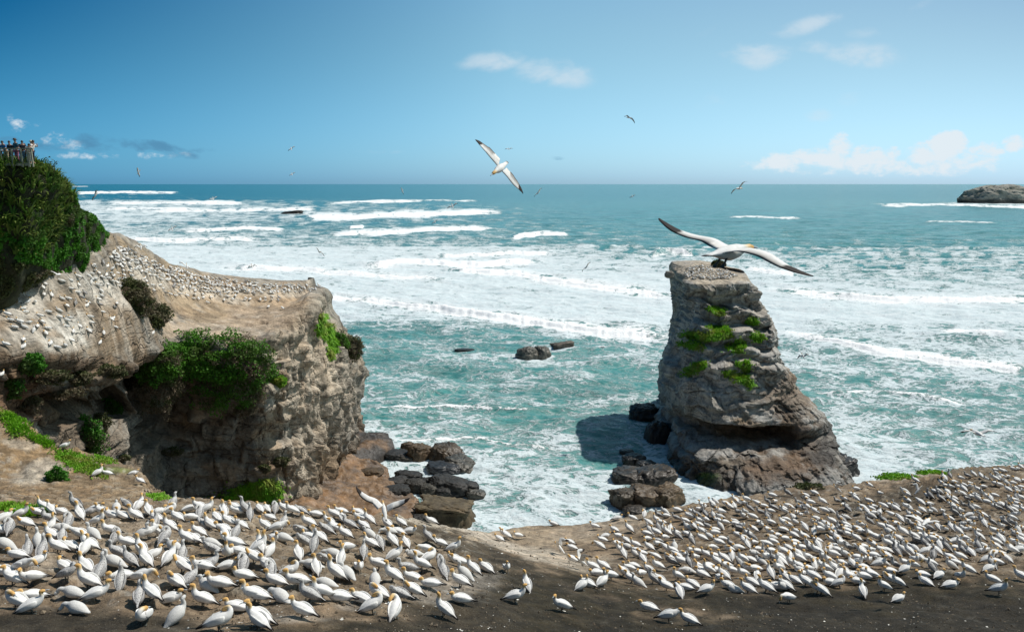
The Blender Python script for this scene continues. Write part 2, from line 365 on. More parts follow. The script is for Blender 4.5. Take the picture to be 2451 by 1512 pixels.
def build_sea():
    az = np.concatenate([np.linspace(-1.9, -.70, 30)[:-1], np.linspace(-.70, .70, 1050), np.linspace(.70, 1.9, 30)[1:]])
    inv = np.linspace(0, 1, 900)
    vv = 441.2 + (1420 - 441.2) * inv**1.12
    Yr = np.array([PZ(CU, v, 0)[1] for v in vv])
    Yr = np.concatenate([[60000, 30000], Yr[::1]]); Yr = np.sort(Yr)[::-1]
    A, Y = np.meshgrid(az, Yr); X = A * Y; Z = np.zeros_like(X)
    u, v = proj(np.stack([X, Y, Z], -1))
    Fm = interp_uv(TU, TV, TF, u, v); Wm = interp_uv(TU, TV, TW, u, v)
    near = sstep(5000, 700, Y)
    # swell running to the shore, its crests nearer on the right
    th = R(24); c_ = X * math.sin(th) + Y * math.cos(th); s_ = X * math.cos(th) - Y * math.sin(th)
    ph = 5 * fbm(X / 90, Y / 90, 0, 3)
    Z += near * .7 * np.sin(c_ * 2 * math.pi / 38 + ph) * (.6 + .8 * perlin(s_ / 50, c_ / 40, 3))
    Z += near * 1.4 * fbm(s_ / 20, c_ / 9, 1, 4) * sstep(1600, 500, Y)
    Z += .55 * fbm(s_ / 5.5, c_ / 3.0, 5, 4) * sstep(700, 250, Y)
    foam = Fm.copy(); rough = np.zeros_like(Z); XX, YY, AA, ZZ, FF, RR = X, Y, A, Z, foam, rough
    for (pts, hpx, fpx, bpx, fs) in BRK:
        W = np.array([PZ(a, b, 0) for a, b in pts]); t = W[:, 0] / W[:, 1]; o = np.argsort(t); t = t[o]; wy = W[o, 1]
        ym_ = wy.mean(); mpx = ym_**2 / (H * F); h = .62 * hpx * ym_ / F; wf = fpx * mpx; wb = bpx * mpx
        i0 = np.searchsorted(-YY[:, 0], -(wy.max() * 1.12 + 60)); i1 = np.searchsorted(-YY[:, 0], -(wy.min() * .9 - 20))
        j0 = max(0, np.searchsorted(az, t[0]) - 20); j1 = np.searchsorted(az, t[-1]) + 20; sl = (slice(i0, i1), slice(j0, j1))
        X, Y, A = XX[sl], YY[sl], AA[sl]
        yl = np.interp(A, t, wy); sc = ym_ / 300
        yl = yl + mpx * 3.0 * perlin(X / (14 * sc), 7.3, h) + mpx * 1.6 * perlin(X / (5 * sc), Y / (20 * sc), h)
        span = t[-1] - t[0]; e = sstep(t[0] - .05 * span, t[0] + .18 * span, A) * sstep(t[-1] + .05 * span, t[-1] - .18 * span, A)
        hh = e * (.8 + .5 * perlin(X / (16 * sc), 2.2, h + 4))
        d = Y - yl; fw = max(h * 1.5, 1.5 * mpx); bw = max(h * 4.5, 4 * mpx)
        ZZ[sl] += h * hh * np.where(d < 0, np.exp(-(d / fw)**2), np.exp(-(d / bw)**2))
        if fs:
            ragged = .35 * bpx * mpx * perlin(X / (8 * sc), Y / (8 * sc), 3)
            ff = np.where(d < 0, sstep(-wf * 1.15, -wf * .6, d), sstep(wb * 1.5, wb * .3, d + ragged)) * np.clip(e * 1.5 - .25 + .5 * perlin(X / (20 * sc), 5, h), 0, 1) * np.where(d < wb * .15, 1, .78)
            FF[sl] = np.maximum(FF[sl], ff * fs * np.clip(.90 + (.75 + .5 * (sc > 2)) * fbm(u[sl] / 16, v[sl] / 4, h, 4), .2, 1.15))
            RR[sl] = np.maximum(RR[sl], np.where(d < 0, np.exp(-(d / (wf * .8 + .1))**2), np.exp(-(d / (wb * .6 + .1))**2)) * np.clip(e * 1.3, 0, 1) * (.6 + .04 * hpx))
    # tumbling water of the breakers
    X, Y, A, Z, foam, rough = XX, YY, AA, ZZ, FF, RR
    k = Y / 300
    Z += rough * .55 * k * (np.abs(fbm(X / (3.4 * k), Y / (5 * k), 8, 4)) - .12)
    nn = fbm(u / 34, v / 6, 4, 4); foam = np.where(foam > .12, foam * .94 + .55 * nn * sstep(880, 560, v) + .25 * fbm(u / 60, v / 22, 9, 3) * sstep(560, 700, v), foam)
    # foam collars where waves wash the rocks
    fray = fbm(X / 3, Y / 3, 5, 3)
    for (cx_, cy_, r_, s_) in COLLARS:
        dd = np.hypot(X - cx_, Y - cy_); foam = np.maximum(foam, sstep(r_ * 1.9, r_ * .7, dd + r_ * .5 * fray) * s_)
    sh_ = np.where(v < 478, -.1, np.where((v < 530) & (u < 1150), .10 + .10 * sstep(700, 400, u), np.where((v > 590) & (v < 770), .30, 0))) * (rough < .3); foam = foam + .11 * sstep(990, 1060, v) + .06 * sstep(820, 860, v) - .22 * np.exp(-((u - 1450) / 90)**2 - ((v - 1060) / 60)**2) + sh_ * (foam > .1) + .16 * fbm(X / 26, Y / 30, 2, 3) * np.clip(foam * 3, 0, 1)  # foam thinned across the stack's shadow so the shade there reads darker
    P = np.stack([X, Y, Z], -1)
    fc = grid_faces(*P.shape[:2])
    o = mesh_np('sea', P.reshape(-1, 3), fc[:, ::-1], M_sea, True, {'foam': np.clip(foam, 0, 1.2).ravel(), 'milk_falloff': Wm.ravel(), 'surf': np.clip(rough, 0, 1).ravel()})
    tag(o, kind='structure'); return o

def make_sea_mat():
    m, nt, b = newmat('sea_water')
    fo = N(nt, 'ShaderNodeAttribute', attribute_name='foam').outputs['Fac']; mk = N(nt, 'ShaderNodeAttribute', attribute_name='milk_falloff').outputs['Fac']; sf = N(nt, 'ShaderNodeAttribute', attribute_name='surf').outputs['Fac']
    tc = N(nt, 'ShaderNodeTexCoord').outputs['Object']
    mp = N(nt, 'ShaderNodeMapping'); mp.inputs['Rotation'].default_value = (0, 0, R(24)); mp.inputs['Scale'].default_value = (.7, 1.0, 1); nt.links.new(tc, mp.inputs[0]); tv = mp.outputs[0]
    big = noise(nt, tv, .07, 5, .6, .4)
    w1 = noise(nt, tv, .22, 5, .6, 1.2); w2 = noise(nt, tv, .62, 4, .6, 1.0)
    l1 = mth(nt, 'SUBTRACT', 1.0, mth(nt, 'MULTIPLY', mth(nt, 'ABSOLUTE', mth(nt, 'SUBTRACT', w1, .5)), 9.0), clamp=True)
    l2 = mth(nt, 'SUBTRACT', 1.0, mth(nt, 'MULTIPLY', mth(nt, 'ABSOLUTE', mth(nt, 'SUBTRACT', w2, .5)), 7.0), clamp=True)
    fine = noise(nt, tv, 2.2, 4, .7)
    damp = ramp(nt, fo, (.75, 1.25, 1, .3))
    val = mth(nt, 'ADD', fo, mth(nt, 'MULTIPLY', mth(nt, 'MULTIPLY', mth(nt, 'SUBTRACT', big, .5), 1.3), damp))
    val = mth(nt, 'ADD', val, mth(nt, 'MULTIPLY', mth(nt, 'SUBTRACT', l1, .35), .42))
    val = mth(nt, 'ADD', val, mth(nt, 'MULTIPLY', mth(nt, 'SUBTRACT', l2, .35), .26))
    val = mth(nt, 'ADD', val, mth(nt, 'MULTIPLY', mth(nt, 'SUBTRACT', fine, .5), .35))
    mask = ramp(nt, val, (.44, .78, 0, 1))
    mask = mth(nt, 'MULTIPLY', mask, ramp(nt, fo, (.0, .12, 0, 1)))
    wc = mixc(nt, mk, (.0, .125, .175), (.062, .25, .23))
    wv = noise(nt, tv, .03, 4, .6)
    wc = mixc(nt, 1.0, wc, ramp(nt, wv, (.3, .7, .75, 1.2)), 'MULTIPLY')
    # thin foam dissolved in the water
    wc = mixc(nt, mth(nt, 'MULTIPLY', ramp(nt, val, (.0, .55, 0, .55)), mk), wc, (.34, .48, .45))
    fcn = mixc(nt, mth(nt, 'ADD', mth(nt, 'MULTIPLY', sf, .75), mth(nt, 'MULTIPLY', mth(nt, 'SUBTRACT', mth(nt, 'ADD', mth(nt, 'MULTIPLY', fine, .6), mth(nt, 'MULTIPLY', w1, .6)), .42), 1.6), clamp=True), (.50, .61, .64), (.93, .94, .94))
    colr = mixc(nt, mask, wc, fcn); nt.links.new(colr, b.inputs['Base Color'])
    nt.links.new(ramp(nt, mask, (0, .6, .22, .9)), b.inputs['Roughness'])
    b.inputs['IOR'].default_value = 1.33; nt.links.new(ramp(nt, mask, (0, .5, .13, .05)), b.inputs['Specular IOR Level'])
    rip = noise(nt, tv, .9, 6, .65, .3); rip2 = noise(nt, tv, .18, 4, .6)
    hh = mth(nt, 'ADD', mth(nt, 'ADD', mth(nt, 'MULTIPLY', rip, .5), mth(nt, 'MULTIPLY', rip2, 1.2)), mth(nt, 'MULTIPLY', mask, .35))
    hh = mth(nt, 'ADD', hh, mth(nt, 'MULTIPLY', mth(nt, 'MULTIPLY', fine, mask), .35))
    bump(nt, b, hh, .75, .8)
    return m
M_sea = make_sea_mat()
COLLARS = []

# ------------------------------------------------------------------ colour painting of albedo by place
def blobs(P, basecol, lst):
    """lst: (u,v,ru,rv,angle,(rgb),strength) elliptical patches where they lie on the ground, edges broken by noise"""
    u, v = proj(P); C = np.empty(P.shape); C[:] = basecol
    nz = fbm(P[..., 0] / 4, P[..., 1] / 4, P[..., 2] / 4, 4) + .5 * fbm(P[..., 0] / .9, P[..., 1] / .9, P[..., 2] / .9, 3)
    for (u0, v0, ru, rv, ang, col, s) in lst:
        a = math.radians(ang); dx = u - u0; dy = v - v0
        rx = (dx * math.cos(a) + dy * math.sin(a)) / ru; ry = (-dx * math.sin(a) + dy * math.cos(a)) / rv
        k = sstep(1.25, .6, np.sqrt(rx * rx + ry * ry) + nz * .9) * s
        C = C * (1 - k[..., None]) + np.array(col) * k[..., None]
    return C

TAN = (.33, .245, .155); PALE = (.56, .50, .41); WHITE = (.66, .63, .56); DIRT = (.034, .026, .0115); BROWN = (.20, .145, .095); GREY = (.27, .245, .205); CREAM = (.50, .42, .32); OCHRE = (.34, .22, .115); WETB = (.10, .065, .035); DARKR = (.055, .05, .042)
# ------------------------------------------------------------------ near headland (ground under the camera side colony)
EDGE = [(-500, 900, 56), (-200, 930, 54), (0, 958, 52), (60, 1008, 51), (120, 1070, 50), (200, 1082, 49.5), (280, 1100, 49), (340, 1132, 47), (385, 1180, 43), (420, 1200, 40), (500, 1209, 37), (650, 1214, 35),
        (760, 1219, 34.5), (860, 1229, 35), (940, 1235, 37), (1010, 1241, 40), (1080, 1254, 42.5), (1130, 1266, 44.5), (1178, 1276, 46), (1250, 1257, 49), (1300, 1254, 49.5), (1370, 1262, 50), (1440, 1252, 50.5), (1500, 1240, 51),
        (1560, 1227, 51.5), (1620, 1218, 52), (1700, 1202, 53), (1800, 1187, 55), (1870, 1177, 56), (1940, 1167, 57), (2040, 1164, 59), (2080, 1152, 60), (2140, 1140, 62), (2260, 1131, 65), (2330, 1121, 67), (2451, 1110, 69), (2800, 1090, 74)]
GC = [(-300, 1510, 15.5), (0, 1510, 16.2), (0, 1300, 24), (0, 1222, 31.5), (-300, 1300, 24), (130, 1205, 37), (60, 1120, 46), (200, 1150, 44.5), (330, 1190, 37), (-200, 1050, 50), (240, 1142, 45.5),
      (600, 1510, 16.2), (600, 1350, 22.8), (400, 1260, 29), (600, 1240, 30), (300, 1510, 16.3), (300, 1350, 22.6), (860, 1400, 20.8), (850, 1290, 29),
      (1000, 1510, 17.5), (1000, 1400, 22.5), (980, 1300, 31), (1150, 1330, 30), (1200, 1510, 19), (1200, 1400, 25.5), (1250, 1345, 32), (1120, 1290, 39), (1220, 1312, 43.5), (1320, 1330, 40), (1300, 1290, 45.5), (1420, 1345, 37.5), (1400, 1290, 45),
      (1500, 1510, 22), (1500, 1400, 30), (1480, 1335, 38.5), (1550, 1290, 43.5), (2000, 1510, 23), (2000, 1400, 30), (1800, 1300, 41), (1750, 1230, 49.5), (2000, 1250, 46.5), (2000, 1330, 36.5),
      (2451, 1510, 24), (2451, 1400, 30.5), (2451, 1300, 39.5), (2451, 1200, 53), (2200, 1200, 53), (2250, 1300, 40), (2800, 1510, 24), (2800, 1250, 45), (-300, 1750, 10), (600, 1750, 10.5), (1300, 1750, 12.5), (2000, 1750, 14), (2700, 1750, 14)]
def build_headland():
    pts = np.array([PY(*g_) for g_ in GC] + [PY(*e) for e in EDGE]); xy = pts[:, :2]; zz = pts[:, 2]
    n = len(xy); r = np.linalg.norm(xy[:, None] - xy[None], axis=-1); K = np.where(r > 0, r * r * np.log(r + 1e-9), 0) + np.eye(n) * 18.0
    A = np.zeros((n + 3, n + 3)); A[:n, :n] = K; A[:n, n] = 1; A[:n, n + 1:] = xy; A[n, :n] = 1; A[n + 1:, :n] = xy.T
    w_ = np.linalg.solve(A, np.concatenate([zz, np.zeros(3)]))
    E = np.array([PY(*e) for e in EDGE]); et = E[:, 0] / E[:, 1]
    a = np.concatenate([np.linspace(-1.4, -.74, 60)[:-1], np.linspace(-.74, .74, 760), np.linspace(.74, 1.4, 60)[1:]])
    ye = np.interp(a, et, E[:, 1])
    s = np.concatenate([np.linspace(0, 1, 340), 1 + np.linspace(0, 1, 110)[1:]**1.4])
    inner = 8 * (ye[None, :] / 8) ** (np.clip(s, 0, 1)[:, None])
    Y = inner + np.clip(s - 1, 0, None)[:, None] * 19.0; A_ = np.broadcast_to(a, Y.shape); X = A_ * Y
    q = np.stack([X.ravel(), Y.ravel()], 1); Z = np.zeros(len(q))
    for i in range(n):
        rr = np.linalg.norm(q - xy[i], axis=1); Z += w_[i] * np.where(rr > 0, rr * rr * np.log(rr + 1e-9), 0)
    Z += w_[n] + w_[n + 1] * q[:, 0] + w_[n + 2] * q[:, 1]; Z = Z.reshape(X.shape)
    d = np.clip(Y - ye[None, :], 0, None)
    flat = np.interp(np.clip(s - 1, 0, 1), [0, 1], [0, 1])[:, None]
    Zedge = Z[339][None, :]
    Z = np.where(s[:, None] > 1, Zedge - (d * 1.0 + .35 * d * d * np.clip(1 - d / 5, 0, 1) + 2.0 * np.clip(d - 3, 0, None)), Z)
    Z = np.maximum(Z, -2 - .01 * d)
    # relief: hummocks of the nesting ground, rills, small stones
    near = np.clip(1 - d / 3, 0.4, 1)
    u, v = proj(np.stack([X, Y, Z], -1))
    lim_ = np.where(u > 1300, 1395, 1470); colony = np.clip(sstep(0, -40, v - lim_) * (sstep(1250, 1000, u) + sstep(1450, 1560, u)), 0, 1)
    Z += .20 * fbm(X / 1.6, Y / 1.6, 0, 4) * near + .35 * fbm(X / 6, Y / 6, 1, 3) * near + .07 * ridged(X / .8, Y / .8, 2, 3) * (colony + .25)
    f1, f2, _ = worley(X / .75, Y / .75, Z * 0); Z += colony * .15 * sstep(.55, .2, f1)
    Z += .015 * fbm(X / .25, Y / .25, 3, 2)
    # undercut bank beside the far right colony
    bank = sstep(90, 20, np.abs(u - 2230)) * sstep(14, 3, np.abs(v - 1165)) * (s[:, None] <= 1)
    Z += 1.0 * bank * (.6 + fbm(X / 2, Y / 2, 1, 3))
    Z += d * 0 + np.where(s[:, None] > 1, 1.1 * fbm(X / 3.5, Y / 3.5, Z / 3.5, 4) * np.clip(d / 3, 0, 1), 0)
    P = np.stack([X, Y, Z], -1)
    C = blobs(P, (.235, .175, .115), [
        (700, 1330, 700, 110, 4, (.23, .175, .115), .9), (400, 1260, 400, 50, 0, (.36, .285, .20), .7),
        (1650, 1520, 1500, 60, 0, DIRT, 1), (1300, 1440, 260, 110, 0, DIRT, 1), (2200, 1460, 900, 85, 0, DIRT, 1), (2250, 1520, 900, 100, 0, (.028, .022, .013), 1), (1100, 1480, 200, 60, 0, (.05, .04, .025), .9),
        (1180, 1330, 200, 34, 22, (.05, .04, .025), .9), (1050, 1275, 150, 22, 14, (.09, .07, .045), .8),
        (0, 1510, 560, 44, 0, (.045, .036, .023), .95), (500, 1520, 500, 20, 0, (.08, .065, .045), .8), (160, 1480, 170, 30, 0, (.045, .036, .023), .8),
        (1030, 1245, 150, 13, 9, (.50, .44, .35), .9), (1180, 1290, 130, 17, 24, (.52, .45, .36), .95), (1330, 1335, 130, 22, 12, (.48, .41, .32), .9), (1440, 1350, 60, 30, 0, (.40, .34, .26), .8),
        (1310, 1285, 150, 24, 3, (.37, .29, .20), .95), (1450, 1262, 120, 20, -8, (.38, .31, .23), .9), (1560, 1235, 60, 12, -8, (.36, .3, .22), .8),
        (1800, 1300, 380, 85, -6, (.17, .125, .08), .9), (2250, 1250, 300, 70, -8, (.14, .105, .068), .85), (2150, 1190, 170, 26, -12, (.06, .048, .032), .95), (2300, 1165, 120, 20, -6, (.075, .06, .042), .8),
        (2200, 1136, 120, 5, -8, (.36, .31, .24), .9), (1900, 1186, 120, 10, -10, (.09, .07, .05), .8),
        (1080, 1400, 120, 36, -5, (.36, .32, .27), .55), (700, 1480, 90, 14, 0, (.40, .37, .32), .5), (250, 1400, 80, 16, 0, (.38, .34, .29), .5), (950, 1330, 80, 20, 5, (.40, .35, .28), .5), (120, 1350, 60, 14, 0, (.40, .36, .30), .5), (860, 1450, 60, 12, 0, (.37, .33, .28), .5),
        (560, 1300, 90, 16, 0, (.34, .29, .22), .5), (2200, 1290, 110, 18, 0, (.33, .28, .22), .5), (2420, 1320, 60, 14, 0, (.38, .34, .28), .6), (2360, 1130, 120, 20, 0, (.13, .105, .075), .7),
        (60, 1090, 170, 110, 30, (.30, .205, .11), 1), (200, 1170, 230, 40, 4, (.27, .19, .11), 1), (300, 1150, 70, 40, 20, (.28, .205, .125), .9),
        (90, 1130, 60, 26, -10, (.52, .46, .37), .8), (45, 1062, 40, 10, 10, (.52, .46, .37), .7), (260, 1125, 60, 9, 0, (.12, .2, .035), .6), (500, 1213, 120, 8, 0, (.40, .34, .26), .6)])
    C = C * np.clip(1 + .55 * fbm(X / 1.1, Y / 1.1, 3, 4) + .45 * fbm(X / .3, Y / .3, 5, 3), .45, 1.7)[..., None]
    nest = (sstep(.42, .22, f1) * np.clip(colony, 0, 1) * (s[:, None] < 1) * .45)[..., None]; C = C * (1 - nest) + np.array((.44, .385, .30)) * nest
    gap = (sstep(.5, .7, f1) * np.clip(colony, 0, 1) * .3)[..., None]; C = C * (1 - gap) + np.array((.13, .095, .06)) * gap
    # guano splashes
    g1 = fbm(X / .5, Y / .5, 7, 4); g2 = fbm(X / 3.5, Y / 3.5, 2, 3)
    k = sstep(.12, .34, g1) * sstep(-.1, .25, g2) * np.clip(colony + .12, 0, 1) * (s[:, None] < 1.02)
    C = C * (1 - .55 * k[..., None]) + np.array((.50, .47, .41)) * .55 * k[..., None]
    k2 = sstep(.18, .4, fbm(X / .35 + 40, Y / .35, 9, 3)) * .5; C = C * (1 - .45 * k2[..., None])
    deep = (np.clip(d / 2.5, 0, 1) * (s[:, None] > 1))[..., None]; C = C * (1 - deep) + np.array(BROWN) * deep
    wet = np.zeros(Z.size)
    o = mesh_np('headland', P.reshape(-1, 3), grid_faces(*P.shape[:2]), M_dirt, True, {'Col': C.reshape(-1, 3), 'wet': wet}); tag(o, kind='structure')
    return o, P
headland, HP = build_headland()

# ------------------------------------------------------------------ far headland with the plateau colony and its cliff
def cols_to_world(cols):
    return np.array([[PY(*p) if len(p) == 3 else np.array(p[:3]) for p in c] for c in cols])
# rows: back foot, ridge, plateau, rim, three cliff rows, low cliff, foot
PEN = [
 [(-420, 1100, 120), (-420, 545, 76), (-420, 700, 68), (-420, 860, 62), (-420, 930, 60), (-420, 1000, 59), (-420, 1100, 58), (-420, 1250, 57)],
 [(-120, 1100, 120), (-120, 560, 77), (-120, 700, 68), (-120, 852, 62), (-120, 930, 60.5), (-120, 1000, 59.5), (-120, 1100, 59), (-120, 1250, 58)],
 [(0, 1060, 120), (0, 590, 80), (0, 735, 67.5), (0, 852, 62.5), (0, 905, 61.5), (0, 965, 61.5), (0, 1050, 61), (0, 1290, 60)],
 [(130, 1050, 128), (150, 590, 88), (125, 725, 73), (130, 862, 67.5), (120, 925, 67), (110, 990, 70), (112, 1060, 71), (110, 1300, 69)],
 [(230, 1040, 138), (255, 580, 97), (240, 725, 81), (235, 872, 76), (235, 930, 76.5), (235, 1000, 83), (232, 1080, 80), (230, 1300, 78)],
 [(300, 1030, 145), (310, 590, 106), (325, 720, 90), (330, 848, 85.5), (318, 905, 85), (310, 985, 92), (310, 1075, 89), (310, 1300, 87)],
 [(420, 1020, 150), (400, 640, 119), (420, 740, 104), (425, 810, 94.5), (405, 870, 94), (385, 950, 97), (390, 1060, 99), (400, 1300, 97)],
 [(500, 1010, 155), (500, 665, 128), (520, 742, 112), (520, 812, 96), (520, 872, 96), (510, 960, 99.5), (510, 1070, 102), (520, 1300, 101)],
 [(580, 1010, 158), (580, 675, 133), (595, 745, 115), (612, 818, 97.5), (628, 880, 97.5), (630, 960, 100), (625, 1070, 103), (635, 1300, 104)],
 [(640, 1010, 160), (640, 681, 136), (652, 735, 118), (668, 785, 104), (690, 860, 103), (700, 950, 104.5), (700, 1060, 106.5), (708, 1300, 108)],
 [(690, 1010, 163), (690, 684, 138), (692, 725, 124), (716, 748, 112), (757, 850, 112), (770, 950, 113.5), (775, 1060, 116), (785, 1290, 118)],
 [(715, 1010, 165), (715, 685, 139.5), (715, 712, 130), (737, 716, 123), (788, 820, 122.5), (808, 920, 124), (815, 1030, 127), (826, 1270, 129)],
 [(735, 1010, 166), (735, 685.5, 140.5), (738, 702, 135), (757, 698, 132), (812, 800, 131.5), (842, 900, 133.5), (848, 1000, 137), (852, 1220, 140)],
 [(750, 1010, 167), (745, 686, 141), (752, 694, 138), (774, 689, 138), (812, 775, 140), (852, 885, 141), (852, 985, 146), (857, 1180, 148)],
 [(760, 1010, 168), (750, 686, 142), (758, 688, 141), (783, 697, 143), (812, 760, 146), (845, 860, 149), (850, 960, 152), (856, 1120, 155)],
 [(765, 1010, 169), (750, 686, 143), (755, 686, 143.5), (778, 690, 147), (800, 740, 151), (832, 850, 156), (838, 950, 160), (845, 1080, 166)],
 [(700, 1005, 172), (735, 686, 143.5), (740, 686, 145), (740, 690, 149), (740, 740, 155), (740, 830, 162), (740, 930, 168), (740, 1050, 175)]]
def build_peninsula():
    C = cols_to_world(PEN)
    n, m = 700, 440
    P, ta, tb = catgrid(C, n, m)      # columns x rows
    TB = np.broadcast_to(tb[None, :], (n, m)); TA = np.broadcast_to(ta[:, None], (n, m))
    Nn = grid_normals(P)
    # outward = away from the inside of the rock
    cl = sstep(2.75, 3.3, TB); pl = (1 - cl) * sstep(.85, 1.05, TB)
    if Nn[n // 2, int(m * .3), 2] < 0: Nn = -Nn
    X, Y, Z = P[..., 0], P[..., 1], P[..., 2]
    right = sstep(8.6, 9.8, TA); front = 1 - right
    wx = X + 1.5 * fbm(X / 6, Y / 6, Z / 6, 2); wz = Z + .10 * X + 1.2 * fbm(X / 9, Y / 9, Z / 9, 2)
    D = 2.4 * fbm(X / 11, Y / 11, Z / 18, 3)
    # flutes and buttresses of the sunlit face
    D += right * (2.2 * ridged(wx / 6.5, Y / 6.5, Z / 24, 4) + 1.0 * ridged(wx / 2.6, Y / 2.6, Z / 9 + 3, 3) + .6 * fbm(X / 1.6, Y / 1.6, Z / 5, 3))
    wz = Z + .30 * X + 1.5 * fbm(X / 12, Y / 12, Z / 12, 2)
    f1, f2, idv = worley(wx / 6.5, Y / 6.5, wz / 3.6)
    soft = sstep(0, .25, f2 - f1)
    al = X * .8 + Y * .6; o1, j1, l1_ = blocks(al, Z + .22 * X, 4.6, 3.0, 5); o2, j2, l2_ = blocks(al + 33, Z + .22 * X, 1.9, 1.1, 7)
    o3, j3, l3_ = blocks(Y * 1.0 - .3 * X + 1.5 * fbm(X / 4, Y / 4, Z / 7, 2), Z + 3 * perlin(Y / 5, Z / 9, 2), 2.6, 7.5, 9)
    D += front * (1.7 * o1 + .9 * l1_ + .6 * o2 - .45 * sstep(.16, 0, j1) - .18 * sstep(.09, 0, j2)) + right * (1.7 * o3 - .4 * sstep(.14, 0, j3) + .45 * o2)
    D += right * ((worley(wx / 4.5, Y / 4.5, Z / 12)[2] - .5) * 1.3)
    st = np.abs(((wz * .42) % 1.0) - .5) * 2
    D += (front * .5 + right * .15) * sstep(.2, .9, st) * sstep(-.1, .2, fbm(X / 8, Y / 8, Z / 4, 2)) + .30 * fbm(X / 1.1, Y / 1.1, Z / 1.6, 4) + front * .3 * ridged(wx / 3.0, Y / 3.0, Z / 5 + 7, 3)
    D += right * .5 * ridged(wx / 2.4, Y / 2.4, Z / 9, 2)
    # caves and hollows in the shaded bay
    u, v = proj(P)
    for (u0, v0, ru, rv, dep) in [(365, 950, 60, 75, 4), (270, 965, 34, 40, 6), (165, 975, 60, 18, 4), (640, 835, 40, 14, 2), (790, 745, 22, 30, 3), (470, 1090, 40, 14, 1.5)]:
        k = np.clip(1 - ((u - u0) / ru)**2 - ((v - v0) / rv)**2, 0, 1)**.6; D -= k * dep * cl
    lip = np.exp(-((TB - 3.12) / .08)**2) * (TA > 5.5); D += lip * .25
    # plateau relief: nest mounds and gullies on the left
    mound = sstep(7.5, 4, TA)
    D = D - 1.9 * right * sstep(3.1, 4, TB)
    D = D * cl * np.where(TA > 15.3, .2, 1) * np.where(TB < 4.2, 1 - .75 * sstep(10.6, 11.8, TA), 1)
    D += pl * (.35 * fbm(X / 5, Y / 5, 0, 3) + mound * (.9 * fbm(X / 4.5, Y / 4.5, 3, 4) + .35 * ridged(X / 2.2, Y / 2.2, 1, 2)) + .12 * fbm(X / 1.2, Y / 1.2, 0, 3))
    crack = np.exp(-((v - (795 - (u - 440) * .115 + 6 * perlin(u / 40, 0, 0))) / 1.6)**2) * (u > 430) * (u < 640) * pl; D -= crack * .5
    P = P + Nn * D[..., None]
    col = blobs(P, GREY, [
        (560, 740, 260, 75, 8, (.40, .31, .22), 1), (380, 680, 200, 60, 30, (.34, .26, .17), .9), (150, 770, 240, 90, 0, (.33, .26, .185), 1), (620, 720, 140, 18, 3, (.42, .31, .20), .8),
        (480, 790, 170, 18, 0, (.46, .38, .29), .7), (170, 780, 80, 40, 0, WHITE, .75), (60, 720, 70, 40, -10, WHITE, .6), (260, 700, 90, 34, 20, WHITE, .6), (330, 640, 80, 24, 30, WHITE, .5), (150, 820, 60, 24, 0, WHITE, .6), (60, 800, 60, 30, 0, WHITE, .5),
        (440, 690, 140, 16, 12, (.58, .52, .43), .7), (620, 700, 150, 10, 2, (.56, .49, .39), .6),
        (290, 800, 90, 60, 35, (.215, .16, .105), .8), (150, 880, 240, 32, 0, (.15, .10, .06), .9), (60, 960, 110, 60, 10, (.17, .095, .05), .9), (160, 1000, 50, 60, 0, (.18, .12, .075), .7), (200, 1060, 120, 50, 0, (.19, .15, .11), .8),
        (250, 900, 90, 40, 0, (.15, .11, .07), .7), (190, 970, 110, 30, -10, (.11, .095, .07), .8), (500, 1060, 170, 130, -10, (.20, .18, .15), .85), (420, 960, 60, 70, 0, (.17, .14, .105), .8), (340, 1100, 60, 60, 0, (.2, .17, .13), .8),  # bay rock: some of its deep shade is painted into the grey
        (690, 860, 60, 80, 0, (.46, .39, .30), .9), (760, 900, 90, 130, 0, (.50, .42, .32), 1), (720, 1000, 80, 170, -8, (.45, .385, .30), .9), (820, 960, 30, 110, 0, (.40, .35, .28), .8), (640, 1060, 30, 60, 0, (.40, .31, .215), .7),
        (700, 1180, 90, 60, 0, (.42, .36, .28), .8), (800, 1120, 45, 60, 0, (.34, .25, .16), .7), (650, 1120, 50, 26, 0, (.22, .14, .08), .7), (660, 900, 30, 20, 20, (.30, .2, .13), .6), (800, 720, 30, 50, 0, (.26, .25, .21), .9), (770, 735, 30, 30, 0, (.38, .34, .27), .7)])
    X, Y, Z = P[..., 0], P[..., 1], P[..., 2]
    # iron staining running down the strata, dark joints
    k = sstep(.15, .45, fbm(X / 3, Y / 3, Z / 9, 3)) * cl * .35; col = col * (1 - k[..., None]) + np.array((.36, .24, .14)) * k[..., None]
    k = (sstep(.05, 0, f2 - f1) * .45 * cl)[..., None]; col = col * (1 - k)
    k = (pl * sstep(.1, .4, fbm(X / 2.2, Y / 2.2, 4, 4)) * .5)[..., None]; col = col * (1 - k) + np.array((.52, .46, .38)) * k
    k = (pl * sstep(.1, .45, fbm(X / 1.4, Y / 1.4, 14, 3)) * .5)[..., None]; col = col * (1 - k * .6)
    wetm = sstep(7 + 2 * fbm(X / 6, Y / 6, 0, 2), 3, Z); col = col * (1 - wetm[..., None] * .75) + np.array(WETB) * wetm[..., None] * .75
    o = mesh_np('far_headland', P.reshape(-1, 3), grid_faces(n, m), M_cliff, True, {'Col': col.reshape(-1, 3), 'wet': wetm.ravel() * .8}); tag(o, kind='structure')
    return o, P
far_headland, PP = build_peninsula()

